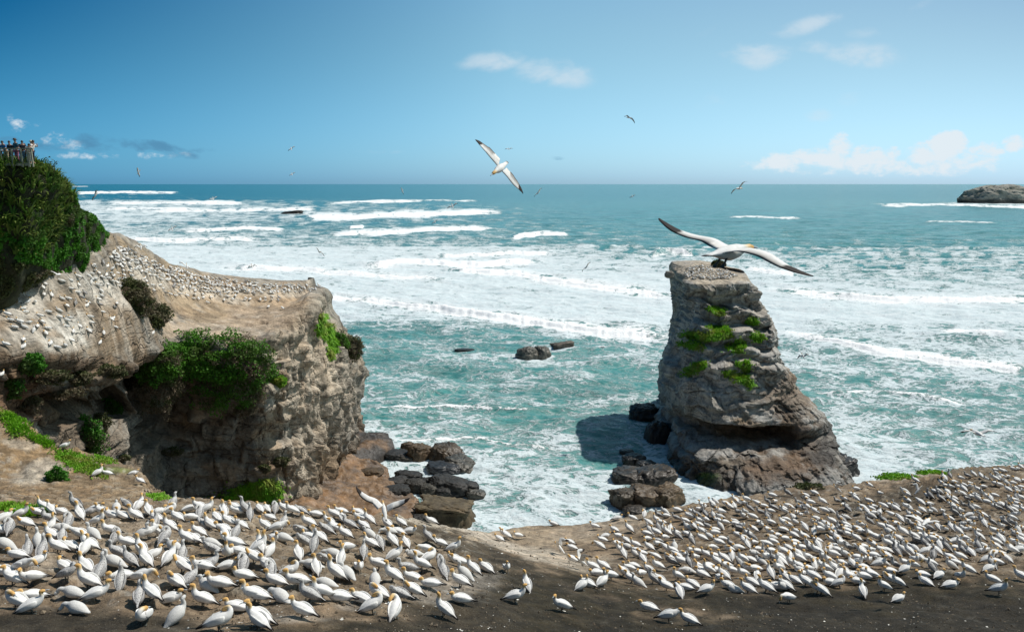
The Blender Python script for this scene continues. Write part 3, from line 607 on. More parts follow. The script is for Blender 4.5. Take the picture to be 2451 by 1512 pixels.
# ------------------------------------------------------------------ hill under the lookout
HILL = [
 [(-600, 500, 95), (-600, 385, 66), (-600, 440, 64), (-600, 550, 62), (-600, 650, 62), (-600, 770, 61)],
 [(-250, 480, 95), (-250, 385, 66), (-250, 440, 64), (-250, 550, 63), (-250, 650, 63), (-250, 770, 64)],
 [(0, 470, 95), (0, 402, 68), (0, 450, 66), (0, 540, 65), (0, 650, 65.5), (-5, 745, 67.2)],
 [(80, 480, 95), (82, 408, 69), (80, 450, 67), (80, 540, 66.5), (80, 625, 67.5), (60, 705, 69.5)],
 [(150, 500, 96), (140, 440, 73), (135, 475, 71.5), (130, 550, 71.5), (130, 620, 73), (115, 680, 75)],
 [(190, 530, 98), (183, 488, 78), (182, 515, 77.5), (182, 570, 78), (185, 625, 80), (190, 668, 83)],
 [(238, 570, 101), (236, 538, 87), (238, 557, 87), (238, 592, 88), (238, 620, 89), (230, 645, 90)],
 [(280, 605, 106), (278, 578, 97), (280, 587, 96), (280, 598, 96), (278, 608, 97), (272, 618, 98)]]
def build_hill():
    C = cols_to_world(HILL); P, ta, tb = catgrid(C, 260, 200); Nn = grid_normals(P)
    if Nn[100, 80, 1] > 0: Nn = -Nn
    X, Y, Z = P[..., 0], P[..., 1], P[..., 2]
    e = np.minimum(sstep(0, .8, tb)[None, :], 1)
    D = (1.2 * fbm(X / 6, Y / 6, Z / 6, 3) + .8 * np.abs(fbm(X / 2.6, Y / 2.6, Z / 2.6, 2))) * e * np.clip((7 - ta[:, None]) / 2, .25, 1)
    P = P + Nn * D[..., None]
    col = np.empty(P.shape); col[:] = (.035, .04, .018)
    o = mesh_np('hillside', P.reshape(-1, 3), grid_faces(260, 200), M_dirt, True, {'Col': col.reshape(-1, 3), 'wet': np.zeros(P.size // 3)}); tag(o, kind='structure')
    return P, Nn
HL, HN = build_hill()

# ------------------------------------------------------------------ the sea stack
ZT = [33.5, 32.6, 31.6, 30.2, 28.8, 27.6, 26.6, 25.6, 23.6, 22.0, 20.6, 18.6, 16.5, 15.2, 13.4, 11.5, 10.0, 8.8, 8.0, 7.0, 5.8, 4.9, 4.4, 3.6, 2.4, 1.0, -.5, -3]
XL = [36, 32.0, 30.4, 30.7, 31.0, 31.2, 31.3, 31.6, 32.0, 31.6, 31.0, 31.0, 30.8, 30.6, 30.2, 29.6, 29.2, 29.0, 29.0, 29.0, 28.6, 27.5, 26.6, 26.2, 25.8, 25.4, 25.2, 24.5]
XR = [42, 45.0, 46.6, 47.6, 48.6, 47.4, 47.8, 48.3, 49.6, 50.6, 51.2, 51.8, 52.6, 53.6, 54.6, 55.6, 56.6, 57.6, 58.6, 60.0, 61.0, 61.6, 61.8, 62.2, 62.6, 63.0, 63.3, 64]
YF = [158, 151.0, 147.2, 146.6, 147.0, 148.0, 145.6, 143.6, 144.4, 142.6, 141.4, 141.8, 139.4, 138.6, 137.4, 135.4, 134.2, 133.2, 133.0, 134.5, 136, 134, 128, 125.2, 123.2, 121.4, 120.4, 119]
YB = [170, 174, 175, 175.5, 176, 176, 176, 177, 177, 177, 177, 178, 178, 178, 179, 180, 181, 182, 183, 184, 185, 186, 186, 187, 187, 188, 188, 189]
def build_stack():
    NT, NZ = 720, 330
    zt = np.array(ZT); tz = np.linspace(0, 1, NZ)
    # sample by profile arc length so the ledges get rows
    arc = np.concatenate([[0], np.cumsum(np.hypot(np.diff(zt), np.diff(YF)) + .25)]); arc /= arc[-1]
    g_ = lambda T: np.interp(tz, arc, T)
    z, xl, xr, yb = g_(ZT), g_(XL), g_(XR), g_(YB); yf = np.interp(-z, -zt, YF)
    th = np.linspace(0, 2 * math.pi, NT, endpoint=False)
    th = th + .35 * np.sin(2 * th) * 0
    c, s = np.cos(th)[None, :], np.sin(th)[None, :]; p = (.50 + .25 * sstep(12, 4, z))[:, None]
    cx = ((xl + xr) / 2)[:, None]; ax = ((xr - xl) / 2)[:, None]
    ym = 155.0
    X = cx + ax * np.sign(c) * np.abs(c)**p
    # the ridge that runs out to the right lies nearer the camera lower down
    low = sstep(12, 2, z)[:, None]
    Yc = ym - 13 * low * sstep(0, 1, c)
    # the ledges of the front wander up and down across the face
    zz0 = np.broadcast_to(z[:, None], X.shape); mid_ = sstep(10, 14, zz0) * sstep(31.5, 29.5, zz0)
    zq = zz0 + mid_ * (2.4 * fbm(X / 8, zz0 / 12, 3, 2) + .06 * (X - 40) + .8 * np.sign(perlin(X / 5, 2, 2)) * np.abs(perlin(X / 5, 2, 2))**.3)
    LZ = [33.5, 32.6, 31.6, 30.4, 29.2, 27.6, 27.0, 25.6, 24.2, 23.6, 21.8, 20.8, 20.2, 18.6, 18.0, 16.2, 14.2, 12.4, 10.6, 9.2, 8.3, 7.4, 5.9, 4.9, 4.4, 3.6, 2.4, 1.0, -.5, -3]
    LY = [158, 151, 147.2, 146.6, 147.6, 149.0, 145.4, 145.8, 147.0, 142.6, 142.6, 143.8, 140.2, 141.0, 138.2, 138.6, 138.2, 136.4, 134.6, 133.2, 133.0, 134.2, 136, 134, 128, 125.2, 123.2, 121.4, 120.4, 119]
    Yf = np.interp(-zq, [-q for q in LZ], LY); Yb = yb[:, None]
    # recess under the overhang only in the middle and left of the front
    xw = sstep(27.5, 30, X) * sstep(51, 48.2, X); rec = sstep(8.6, 7.6, z)[:, None] * sstep(4.3, 5.2, z)[:, None]
    Y = np.where(s < 0, Yc + (Yc - Yf) * np.sign(s) * np.abs(s)**p, Yc + (Yb - Yc) * np.abs(s)**p)
    Z = np.broadcast_to(z[:, None], X.shape).copy()
    Y = Y + np.where(s < 0, rec * xw * 8.5 * np.abs(s)**.5, 0)
    Y = np.where((s < 0), Y - rec * (1 - xw) * 1.2, Y)
    # right hand buttress: wall stays forward where the front is recessed
    fr = (s < .2)
    nx = c * 1.0; ny = s * 1.0; nl = np.sqrt(nx**2 + ny**2); nx = nx / nl; ny = ny / nl
    wz = Z + 1.6 * fbm(X / 8, Y / 8, 0, 2) - .10 * (X - 40)
    hi = sstep(8, 12, Z); top = sstep(31.6, 30.6, Z)
    D = 1.5 * fbm(X / 9, Y / 9, Z / 12, 3) * (.4 + .6 * top)
    # beds: a few hard ribs stand proud, but only along part of the face
    part = sstep(-.15, .25, fbm(X / 7, Y / 7, Z / 5, 2)); bed2 = ((wz * .21) % 1)
    o1, j1, l1_ = blocks(X + .6 * Y, wz, 5.5, 2.3, 11); o2, j2, l2_ = blocks(X + .6 * Y + 40, wz, 2.4, .85, 23)
    D += top * (.45 + .55 * hi) * (1.5 * o1 + 1.7 * l1_ + .55 * o2 + .75 * l2_ - .35 * sstep(.14, 0, j1) - .14 * sstep(.08, 0, j2))
    part2 = sstep(-.1, .3, fbm(X / 5 + 9, Y / 5, Z / 3, 2)); D += top * part2 * .25 * (((wz * .75) % 1)**1.5 - .45)
    # tall scallops eaten in between the ribs
    sc = ridged((X + .5 * Y) / 5.0, 3.3, Z / 13, 2); D += top * (1.0 * sc - .45) * (.4 + .6 * hi)
    D += top * .28 * fbm(X / 1.3, Y / 1.3, Z / 5.5, 3) + .16 * fbm(X / .7, Y / .7, Z / .9, 3)
    f1, f2, idv = worley(X / 5, Y / 5, wz / 4.2); D += top * ((idv - .5) * .7)
    lowr = sstep(7, 4.5, Z); f1c, f2c, idc = worley(X / 7, Y / 7, wz / 6); D += lowr * ((idc - .5) * 1.6 - .5 * sstep(.06, 0, f2c - f1c)) + lowr * (.9 * ridged(X / 4, Y / 4, Z / 5, 3) + .3 * fbm(X / 1.2, Y / 1.2, Z / 2, 3))
    # big side features: alcove on the right shoulder
    D = D - .9
    X2 = X + nx * D; Y2 = Y + ny * D
    Z2 = Z + .25 * fbm(X / 2.5, Y / 2.5, 4, 3) * top + (1 - top) * .25 * fbm(X / 3, Y / 3, 2, 3) + lowr * 1.0 * fbm(X / 4, Y / 4, 1, 4)
    # true the outline of every level: silhouette edges left and right
    dep = Y2 * cp - (Z2 - H) * sp; U = CU + F * X2 / dep; vr = proj(np.stack([X2 * 0, X2 * 0 + 147, Z2], -1))[1].mean(1)
    OL = np.interp(vr, [640, 665, 690, 740, 790, 830, 870, 900, 930, 980, 1040, 1060, 1100, 1150, 1230], [1612, 1601, 1604, 1607, 1612, 1605, 1600, 1590, 1581, 1577, 1582, 1565, 1545, 1540, 1545])
    OR = np.interp(vr, [640, 665, 685, 705, 720, 760, 800, 850, 905, 935, 950, 975, 1030, 1060, 1090, 1110, 1160], [1745, 1785, 1800, 1824, 1812, 1843, 1860, 1866, 1902, 1912, 1942, 1974, 2006, 2036, 2064, 2080, 2088])
    lo_, hi_ = np.percentile(U, 1.5, axis=1), np.percentile(U, 98.5, axis=1)
    kk = ((OR - OL) / (hi_ - lo_))[:, None]; U2 = OL[:, None] + (U - lo_[:, None]) * kk + 0 * U
    X2 = (U2 - CU) * dep / F
    P = np.stack([X2, Y2, Z2], -1)
    # close the top with rings shrinking to the middle
    rim = P[0]; ctr = rim.mean(0); K = 50; caps = []
    for i in range(K, 0, -1):
        k = i / K; f = 1 - (1 - (1 - k))**1.0
        q = rim * (1 - k) + ctr * k
        q = q.copy(); q[:, 2] += .5 * fbm(q[:, 0] / 3, q[:, 1] / 3, 1, 3) * k**.5 * .8 + .5 * k**.5 + np.clip((q[:, 1] - 160) / 10, 0, 1) * .9 * k**.3
        caps.append(q)
    P = np.concatenate([np.array(caps), P], 0)
    X, Y, Z = P[..., 0], P[..., 1], P[..., 2]
    n = P.shape[0]
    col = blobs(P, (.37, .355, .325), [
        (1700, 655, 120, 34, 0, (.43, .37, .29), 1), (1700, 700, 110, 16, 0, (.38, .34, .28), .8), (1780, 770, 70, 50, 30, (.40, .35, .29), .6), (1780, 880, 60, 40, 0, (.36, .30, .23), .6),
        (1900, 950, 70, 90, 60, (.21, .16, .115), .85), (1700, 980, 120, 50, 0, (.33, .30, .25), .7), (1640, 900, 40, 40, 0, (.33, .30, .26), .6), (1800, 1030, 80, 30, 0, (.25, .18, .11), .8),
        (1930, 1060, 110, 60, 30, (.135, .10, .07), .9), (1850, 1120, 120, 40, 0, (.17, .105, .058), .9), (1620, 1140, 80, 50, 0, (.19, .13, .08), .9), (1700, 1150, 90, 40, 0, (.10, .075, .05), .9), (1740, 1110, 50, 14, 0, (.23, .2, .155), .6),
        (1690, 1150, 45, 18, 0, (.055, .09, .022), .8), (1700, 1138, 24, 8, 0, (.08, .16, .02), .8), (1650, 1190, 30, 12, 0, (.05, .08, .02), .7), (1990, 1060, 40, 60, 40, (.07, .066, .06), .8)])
    wetm = sstep(5.5, 2.2, Z + 1.2 * fbm(X / 5, Y / 5, 0, 3)); wetm = np.maximum(wetm, sstep(9.5, 7, Z) * .55)
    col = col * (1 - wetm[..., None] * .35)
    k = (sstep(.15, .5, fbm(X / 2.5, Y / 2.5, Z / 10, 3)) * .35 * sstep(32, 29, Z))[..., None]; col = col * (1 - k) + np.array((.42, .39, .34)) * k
    V = np.concatenate([P.reshape(-1, 3)], 0)
    fc = grid_faces(n, NT, wrap=True)
    me_faces = np.ascontiguousarray(fc[:, ::-1]); colv = col.reshape(-1, 3); wv = wetm.ravel()
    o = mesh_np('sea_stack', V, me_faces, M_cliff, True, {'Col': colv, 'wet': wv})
    tag(o, 'tall grey layered rock stack in the surf with green ledges and flat top', 'sea stack')
    return o, V, me_faces
stack, SV, SF = build_stack()

# ------------------------------------------------------------------ ray casting onto the ground, to stand things where they belong
def bvh_grid(P, step=1):
    Q = P[::step, ::step]; n, m = Q.shape[:2]
    return BVHTree.FromPolygons(Q.reshape(-1, 3).tolist(), grid_faces(n, m).tolist())
B_head = bvh_grid(HP, 2); B_pen = bvh_grid(PP, 2); B_stack = BVHTree.FromPolygons(SV.tolist(), SF.tolist())
CAM = Vector((0, 0, H))
def hit(bvh, u, v):
    d = Vector(ray(u, v)); d.normalize(); r_ = bvh.ray_cast(CAM, d)
    if r_[0] is None: return None
    return r_[0], r_[1] if r_[1].dot(d) < 0 else -r_[1]
def ground_z(bvh, x, y):
    r_ = bvh.ray_cast(Vector((x, y, 90)), Vector((0, 0, -1))); return r_[0]

# ------------------------------------------------------------------ loose rocks
def boulder_mesh(name, rx, ry, rz, seed, col, flat=.35, wet=.5, block=.0, res=48, parent=None):
    th = np.linspace(0, 2 * math.pi, res * 2, endpoint=False)[None, :]; ph = np.linspace(0.02, math.pi - .02, res)[:, None]
    x = np.sin(ph) * np.cos(th); y = np.sin(ph) * np.sin(th); z = np.cos(ph) + 0 * th
    if block:
        k = 1 - block * .5; f_ = lambda a: np.sign(a) * np.abs(a)**k; x, y, z = f_(x), f_(y), f_(z)
    s = seed * 7.31
    r_ = 1 + .28 * fbm(x * 1.1 + s, y * 1.1, z * 1.1, 3) + .06 * fbm(x * 4 + s, y * 4, z * 4, 3)
    f1, f2, idv = worley(x * 1.7 + s, y * 1.7 + 9, z * 1.7 + 9); r_ = r_ + .16 * (idv - .5) * block - .10 * sstep(.15, 0, f2 - f1) * block
    x, y, z = x * r_, y * r_, z * r_
    z = np.where(z > .55, .55 + (z - .55) * (1 - flat), z)
    dd = .10 * fbm(x * 3.2 + s, y * 3.2, z * 3.2, 4) + .05 * ridged(x * 5 + s, y * 5, z * 5, 2); x, y, z = x * (1 + dd), y * (1 + dd), z + dd * .8
    P = np.stack([x * rx, y * ry, z * rz], -1); n, m = P.shape[:2]
    nz = fbm(x * 3 + s, y * 3, z * 3, 3)[..., None]; C = np.array(col) * (1 + .45 * nz)
    V = np.concatenate([P.reshape(-1, 3), [[0, 0, P[0, :, 2].mean()]], [[0, 0, P[-1, :, 2].mean()]]]); a = n * m
    fc = [tuple(f) for f in grid_faces(n, m, True)] + [(a, (j + 1) % m, j) for j in range(m)] + [(a + 1, (n - 1) * m + j, (n - 1) * m + (j + 1) % m) for j in range(m)]
    fc = [f[::-1] for f in fc]
    Cv = np.concatenate([C.reshape(-1, 3), C.reshape(-1, 3)[:2]])
    o = mesh_np(name, V, fc, M_rock, True, {'Col': np.clip(Cv, .01, 1), 'wet': np.full(len(V), wet)}, parent=parent)
    return o
def boulder(u, v, rpx, hpx, label, seed, col, z=.3, depth=1.0, rot=0, tilt=0, wet=.6, flat=.35, block=.3, name='boulder', cat='boulder', group=None, collar=.8):
    p = PZ(u, v + hpx * .6, z); dist = np.linalg.norm(p - np.array([0, 0, H])); s = dist / F
    rx = rpx * s; rz = hpx * s * 1.15
    o = boulder_mesh(name, rx, rx * depth, rz, seed, col, flat, wet, block)
    o.location = Vector(p) + Vector((0, rx * depth * .5, 0)); o.rotation_euler = (0, R(tilt), R(rot))
    tag(o, label, cat, group)
    if collar: COLLARS.append((p[0], p[1] + rx * depth * .5, max(rx, rx * depth) * 1.05, collar))
    return o
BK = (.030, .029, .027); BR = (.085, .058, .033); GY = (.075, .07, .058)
G_off = 'rocks standing in the surf between the cliff and the stack'; G_ft = 'boulders heaped at the foot of the cliff'
boulder(1262, 843, 25, 20, 'wet craggy grey rock awash in foam, left of the flat topped offshore block', 1, (.10, .095, .08), .3, .9, 20, 0, .8, .0, .25, group=G_off)
boulder(1294, 840, 24, 19, 'craggy rock in foam with white water pouring down its right side', 4, (.10, .095, .08), .3, .9, 50, 14, .8, .0, .25, group=G_off)
boulder(1348, 823, 26, 11, 'flat topped grey block of rock sitting in the surf right of the craggy pair', 3, (.12, .105, .085), .6, .6, 10, -6, .4, .7, 1.0, group=G_off)
boulder(1438, 833, 11, 5, 'small low dark rock barely above the foam, right of the flat topped block', 4, GY, .1, .8, 0, 0, .8, .3, .6, group=G_off)
boulder(1112, 837, 24, 3, 'thin dark reef just breaking the turquoise water left of the offshore rocks', 5, BK, 0, .5, 0, 0, .8, .5, .5, group=G_off, collar=.3)
boulder(697, 508, 23, 6, 'dark rock among distant white breakers at upper left', 6, BK, 0, .7, 0, -6, .5, .3, .8, collar=.9)
# ledge of brown rock under the cliff
def slab(name, label, cat, ctrl, col, seed, wet=.7, thick=3.5, rough=.5, res=120):
    """ctrl: (a,b) grid of (u,v,z) points; a solid slab with skirts down into the water"""
    C = np.array([[PZ(*p) for p in row] for row in ctrl]); P, ta, tb = catgrid(C, res, res)
    X, Y = P[..., 0], P[..., 1]; f1, f2, idv = worley(X / 3.2 + seed, Y / 3.2, X * 0)
    P[..., 2] += rough * (fbm(X / 4, Y / 4, seed, 4) * 1.6 + 1.3 * ridged(X / 5, Y / 2.2, seed, 4) + (idv - .5) * .35 - .3 * sstep(.06, 0, f2 - f1)) + .15 * fbm(X / .8, Y / .8, seed, 3)
    P[..., 0] += .5 * fbm(X / 2.5, Y / 2.5, seed + 5, 3); P[..., 1] += .6 * fbm(X / 2.5, Y / 2.5, seed + 9, 3)
    c0 = P.mean((0, 1))
    def skirt(A):   # add two border rings falling below the water
        e1 = A.copy(); return e1
    n = res
    Q = np.zeros((n + 4, n + 4, 3)); Q[2:-2, 2:-2] = P
    Q[1, 2:-2] = P[0]; Q[0, 2:-2] = P[0]; Q[-2, 2:-2] = P[-1]; Q[-1, 2:-2] = P[-1]
    Q[:, 1] = Q[:, 2]; Q[:, 0] = Q[:, 2]; Q[:, -2] = Q[:, -3]; Q[:, -1] = Q[:, -3]
    for k, (o_, dz) in enumerate(((1, 1.2), (0, thick))):
        for idx in ((o_, slice(None)), (n + 3 - o_, slice(None)), (slice(None), o_), (slice(None), n + 3 - o_)):
            out = Q[idx] - c0; out[:, 2] = 0; l = np.linalg.norm(out, axis=1, keepdims=True); Q[idx] = Q[idx] + out / l * (.35 if k == 0 else .9)
            Q[idx][:, 2] -= 0; q = Q[idx]; q[:, 2] = np.minimum(q[:, 2], P[..., 2].mean() + 9) - dz; Q[idx] = q
    nz = fbm(Q[..., 0] / 2, Q[..., 1] / 2, seed, 4)[..., None]; n2 = sstep(0, .3, fbm(Q[..., 0] / 5, Q[..., 1] / 5, seed + 2, 3))[..., None]
    Cc = (np.array(col[0]) * (1 - n2) + np.array(col[1]) * n2) * (1 + .5 * nz)
    Nn = grid_normals(Q)
    fc = grid_faces(n + 4, n + 4); 
    if Nn[n // 2, n // 2, 2] < 0: fc = fc[:, ::-1]
    o = mesh_np(name, Q.reshape(-1, 3), fc, M_rock, True, {'Col': np.clip(Cc, .01, 1).reshape(-1, 3), 'wet': np.full(Q.size // 3, wet)})
    tag(o, label, cat); return o
slab('rock_ledge', 'broad brown wet rock shelf at the foot of the cliff, right of its base', 'rock', [[(690, 1130, 5), (820, 1090, 4), (880, 1100, 2.5), (925, 1120, 1.2)], [(690, 1180, 6), (820, 1160, 3.2), (900, 1150, 2.0), (940, 1160, 1.2)], [(690, 1230, 6), (820, 1200, 3.2), (930, 1190, 2.2), (1000, 1200, 1.0)], [(690, 1330, 6), (820, 1290, 3), (940, 1270, 2), (1005, 1260, .6)]], [(.20, .125, .07), (.12, .085, .06)], 3, .75, 4, .45)
slab('rock_ledge', 'dark topped flat rock slab jutting from the cliff base toward the sea', 'rock', [[(770, 1020, 4), (850, 1030, 3.4), (900, 1036, 3.0), (930, 1040, 2.4)], [(770, 1050, 4), (850, 1055, 3.2), (905, 1050, 2.8), (938, 1056, 2)], [(770, 1075, 4), (850, 1078, 3), (900, 1072, 2.4), (940, 1072, 1.4)], [(770, 1130, 2), (840, 1118, 1.4), (890, 1104, 1.2), (925, 1092, .6)]], [(.06, .052, .045), (.15, .095, .055)], 8, .7, 5, .25)
boulder(975, 1066, 17, 12, 'small brown upright rock behind the leaning boulder at the cliff foot', 11, BR, .8, .8, 0, 0, .7, .2, .5, group=G_ft)
boulder(1003, 1078, 28, 24, 'tall brown leaning boulder at the cliff foot, seaward of the flat slab', 12, BR, .8, .8, 40, 12, .6, .2, .6, group=G_ft)
boulder(950, 1086, 28, 9, 'low dark flat rock left of the leaning brown boulder', 13, BK, .8, .9, 10, 0, .6, .6, .4, group=G_ft)
boulder(972, 1094, 24, 7, 'low dark rock in front of the leaning brown boulder', 14, GY, .5, .8, -20, 0, .6, .5, .4, group=G_ft)
boulder(1068, 1082, 34, 26, 'big brown slanting boulder with wet blue sheen farthest out from the cliff', 15, (.07, .052, .035), .5, 1.1, -35, 18, .9, .4, .6, group=G_ft)
boulder(1102, 1110, 36, 17, 'low seaward end of the slanting boulders, washed by foam', 16, GY, .1, .9, -30, 14, .9, .3, .6, group=G_ft)
boulder(1064, 1118, 40, 12, 'wet bluish domed rock in foam below the slanting boulder', 17, (.04, .042, .045), .3, .8, 0, 0, 1, .3, .3, group=G_ft)
boulder(977, 1135, 31, 10, 'long flat black boulder at the back of the black heap', 18, BK, 1, .6, -8, 4, .5, .5, .5, group=G_ft)
boulder(946, 1152, 27, 13, 'round black boulder at the left end of the black heap', 19, BK, .9, .8, 20, 0, .5, .2, .5, group=G_ft)
boulder(993, 1157, 26, 15, 'grey banded boulder in the middle of the black heap', 20, (.045, .042, .036), .9, .7, -20, 0, .5, .3, .5, group=G_ft)
boulder(1020, 1150, 16, 13, 'small dark boulder wedged between the grey banded and the largest black one', 21, BK, .9, .8, 20, 0, .5, .3, .4, group=G_ft)
boulder(1074, 1156, 48, 21, 'largest smooth black boulder on the seaward side of the heap', 22, BK, .9, .7, -14, 10, .5, .4, .5, group=G_ft)
boulder(1118, 1163, 26, 14, 'black boulder touching the foam at the right end of the heap', 23, BK, .6, .8, 10, 6, .6, .3, .4, group=G_ft)
boulder(1030, 1167, 22, 11, 'rounded dark grey boulder in front of the black heap', 24, GY, .9, .8, 0, 0, .5, .3, .3, group=G_ft)
boulder(1060, 1174, 18, 8, 'low dark stone in front of the largest black boulder', 25, BK, .8, .8, 0, 0, .5, .3, .4, group=G_ft)
boulder(943, 1176, 33, 17, 'smooth black boulder with flat top, nearest of the black heap', 26, BK, 1.4, .8, 5, -4, .4, .5, .6, group=G_ft)
boulder(1140, 1180, 22, 12, 'half drowned dark rock right of the heap with foam around it', 27, GY, 0, .9, 0, 10, .9, .3, .4, group=G_ft)
boulder(1065, 1216, 62, 32, 'massive brown cracked block just beyond the near headland edge', 28, (.10, .077, .045), .8, .75, -8, 3, .45, .75, 1, group=G_ft)
boulder(1005, 1240, 20, 12, 'small dark rock left of the massive cracked block', 29, BK, 1, .8, 0, 0, .5, .3, .4, group=G_ft)
boulder(890, 1128, 26, 8, 'low brown rock lying on the ledge under the cliff', 30, BR, 2.6, .8, 0, 0, .5, .5, .4, group=G_ft, collar=0)
# rocks round the foot of the stack
G_st = 'rocks at the foot of the sea stack'
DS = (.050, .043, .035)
boulder(1512, 1140, 42, 24, 'dark wet shelf rock at the left foot of the stack, farthest left', 61, DS, .2, 1.0, -20, 6, .9, .5, .55, group=G_st, collar=.6)
boulder(1572, 1136, 46, 26, 'dark wet rock joining the left shelf to the foot of the stack', 62, DS, .5, .9, 15, -6, .9, .4, .6, group=G_st, collar=.4)
boulder(1500, 1186, 34, 30, 'steep fronted dark rock at the seaward left corner of the shelf', 63, (.075, .06, .042), .3, .9, 30, 4, .8, .45, .7, group=G_st, collar=.7)
boulder(1548, 1184, 40, 26, 'jagged brown rock in the middle of the shelf at the left foot of the stack', 64, (.10, .072, .045), .5, .9, -10, 8, .8, .3, .65, group=G_st, collar=.5)
boulder(1600, 1180, 34, 26, 'brown craggy rock against the platform of the stack, right end of the shelf', 65, (.12, .085, .05), .8, .9, 40, -8, .7, .3, .65, group=G_st, collar=.4)
boulder(1520, 1222, 26, 12, 'low dark rock just seen over the rim in front of the shelf', 66, DS, .1, .9, 0, 0, .9, .4, .5, group=G_st, collar=.6)
boulder(1545, 985, 34, 28, 'dark rock in the shade behind the left side of the stack', 41, BK, .5, 1.0, 0, 0, .9, .2, .7, group=G_st, collar=.35)  # weak foam collars on these shadowed rocks keep the stack's shadow dark
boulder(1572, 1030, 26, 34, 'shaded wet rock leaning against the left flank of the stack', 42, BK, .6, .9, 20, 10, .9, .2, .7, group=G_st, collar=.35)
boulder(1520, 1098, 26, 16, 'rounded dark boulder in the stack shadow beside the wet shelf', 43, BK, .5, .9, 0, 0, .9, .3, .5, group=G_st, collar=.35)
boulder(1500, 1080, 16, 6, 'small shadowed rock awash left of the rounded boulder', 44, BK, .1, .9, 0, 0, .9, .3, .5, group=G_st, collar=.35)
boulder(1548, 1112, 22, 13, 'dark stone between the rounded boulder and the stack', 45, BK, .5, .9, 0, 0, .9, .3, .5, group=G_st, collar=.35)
boulder(2020, 1112, 30, 24, 'wet black rock at the right tip of the stack with water pouring off', 46, (.045, .042, .04), .4, 1.1, 10, -14, 1, .3, .8, group=G_st)
boulder(1960, 1095, 40, 26, 'wet brown block at the right foot of the stack', 47, (.075, .055, .035), .6, .9, -10, -8, .9, .4, .9, group=G_st)
boulder(1985, 1148, 14, 6, 'small dark rock in foam below the right foot of the stack', 48, BK, .1, .9, 0, 0, .9, .3, .5, group=G_st)
boulder(1590, 660, 10, 7, 'round knob of rock on the left lip of the stack top', 49, (.22, .2, .17), 31.2, .8, 0, 0, .1, .1, .3, group=G_st, collar=0).location = Vector(PY(1602, 657, 152.5))
# island on the horizon at right
def island():
    p = PZ(2385, 487, 0); s = np.linalg.norm(p - [0, 0, H]) / F
    o = boulder_mesh('rock_island', 66 * s, 42 * s, 37 * s, 8, (.27, .265, .23), .05, .1, .05, 120)
    me = o.data; a = me.attributes['Col']; n = len(me.vertices); co = np.zeros(n * 3, np.float32); me.vertices.foreach_get('co', co); co = co.reshape(-1, 3); cc = np.zeros(n * 4, np.float32); a.data.foreach_get('color', cc); cc = cc.reshape(-1, 4)
    t = sstep(12 * s, 5 * s, co[:, 2]); cc[:, :3] = cc[:, :3] * (1 - .72 * t[:, None]); g2 = sstep(0, .3, fbm(co[:, 0] / 20, co[:, 1] / 20, co[:, 2] / 40, 3)) * (1 - t); cc[:, :3] = cc[:, :3] * (1 - g2[:, None] * .4) + np.array([.13, .13, .07]) * g2[:, None] * .4
    a.data.foreach_set('color', cc.ravel()); o.location = Vector(p) + Vector((12 * s, 20 * s, 0)); tag(o, 'dome shaped rocky island near the horizon at the right edge of the photo', 'island')
    COLLARS.append((p[0], p[1] + 10 * s, 62 * s, 1.0))
island()
build_sea()
# ------------------------------------------------------------------ vegetation
def leaf_quads(P, Nrm, size, aspect=1.6, droop=0.0, rng=RNG, up=0.3):
    """one small bent leaf (two triangles) at every point, facing roughly along the normal"""
    n = len(P); d = rng.normal(size=(n, 3)); d += Nrm * .8; d[:, 2] += up; d /= np.linalg.norm(d, axis=1)[:, None]
    t = np.cross(d, rng.normal(size=(n, 3))); t /= np.linalg.norm(t, axis=1)[:, None] + 1e-9; b = np.cross(d, t)
    if droop: b = b * (1 - droop) + np.array([0, 0, -1]) * droop
    s = size * rng.uniform(.6, 1.3, n)[:, None]; l = s * aspect
    V = np.stack([P - t * s * .5, P + b * l * .5 - t * 0, P + t * s * .5 + d * s * .15, P - b * l * .5], 1).reshape(-1, 3)
    Fq = np.arange(n * 4).reshape(-1, 4); r_ = np.repeat(rng.uniform(0, 1, n), 4)
    return V, Fq, r_

def blob_points(c, rad, n, seed, lump=.35, shell=.4, freq=2.0):
    """points through the outer part of a lumpy ellipsoid"""
    rng = np.random.default_rng(seed); d = rng.normal(size=(n, 3)); d /= np.linalg.norm(d, axis=1)[:, None]
    r_ = .95 + 1.25 * lump * fbm(d[:, 0] * freq + seed, d[:, 1] * freq, d[:, 2] * freq, 3) * 1.6
    r_ = r_ * (1 - shell * rng.uniform(0, 1, n)**1.6)
    return np.array(c) + d * r_[:, None] * np.array(rad), d

def leafy(name, P, Nn, size, mat, label, cat, group=None, kind=None, droop=0, aspect=1.6, parent=None, up=.3):
    V, Fq, rr = leaf_quads(P, Nn, size, aspect, droop, up=up)
    o = mesh_np(name, V, Fq, mat, False, {'rnd': rr}, parent=parent)
    if label or kind: tag(o, label, cat, group, kind)
    return o

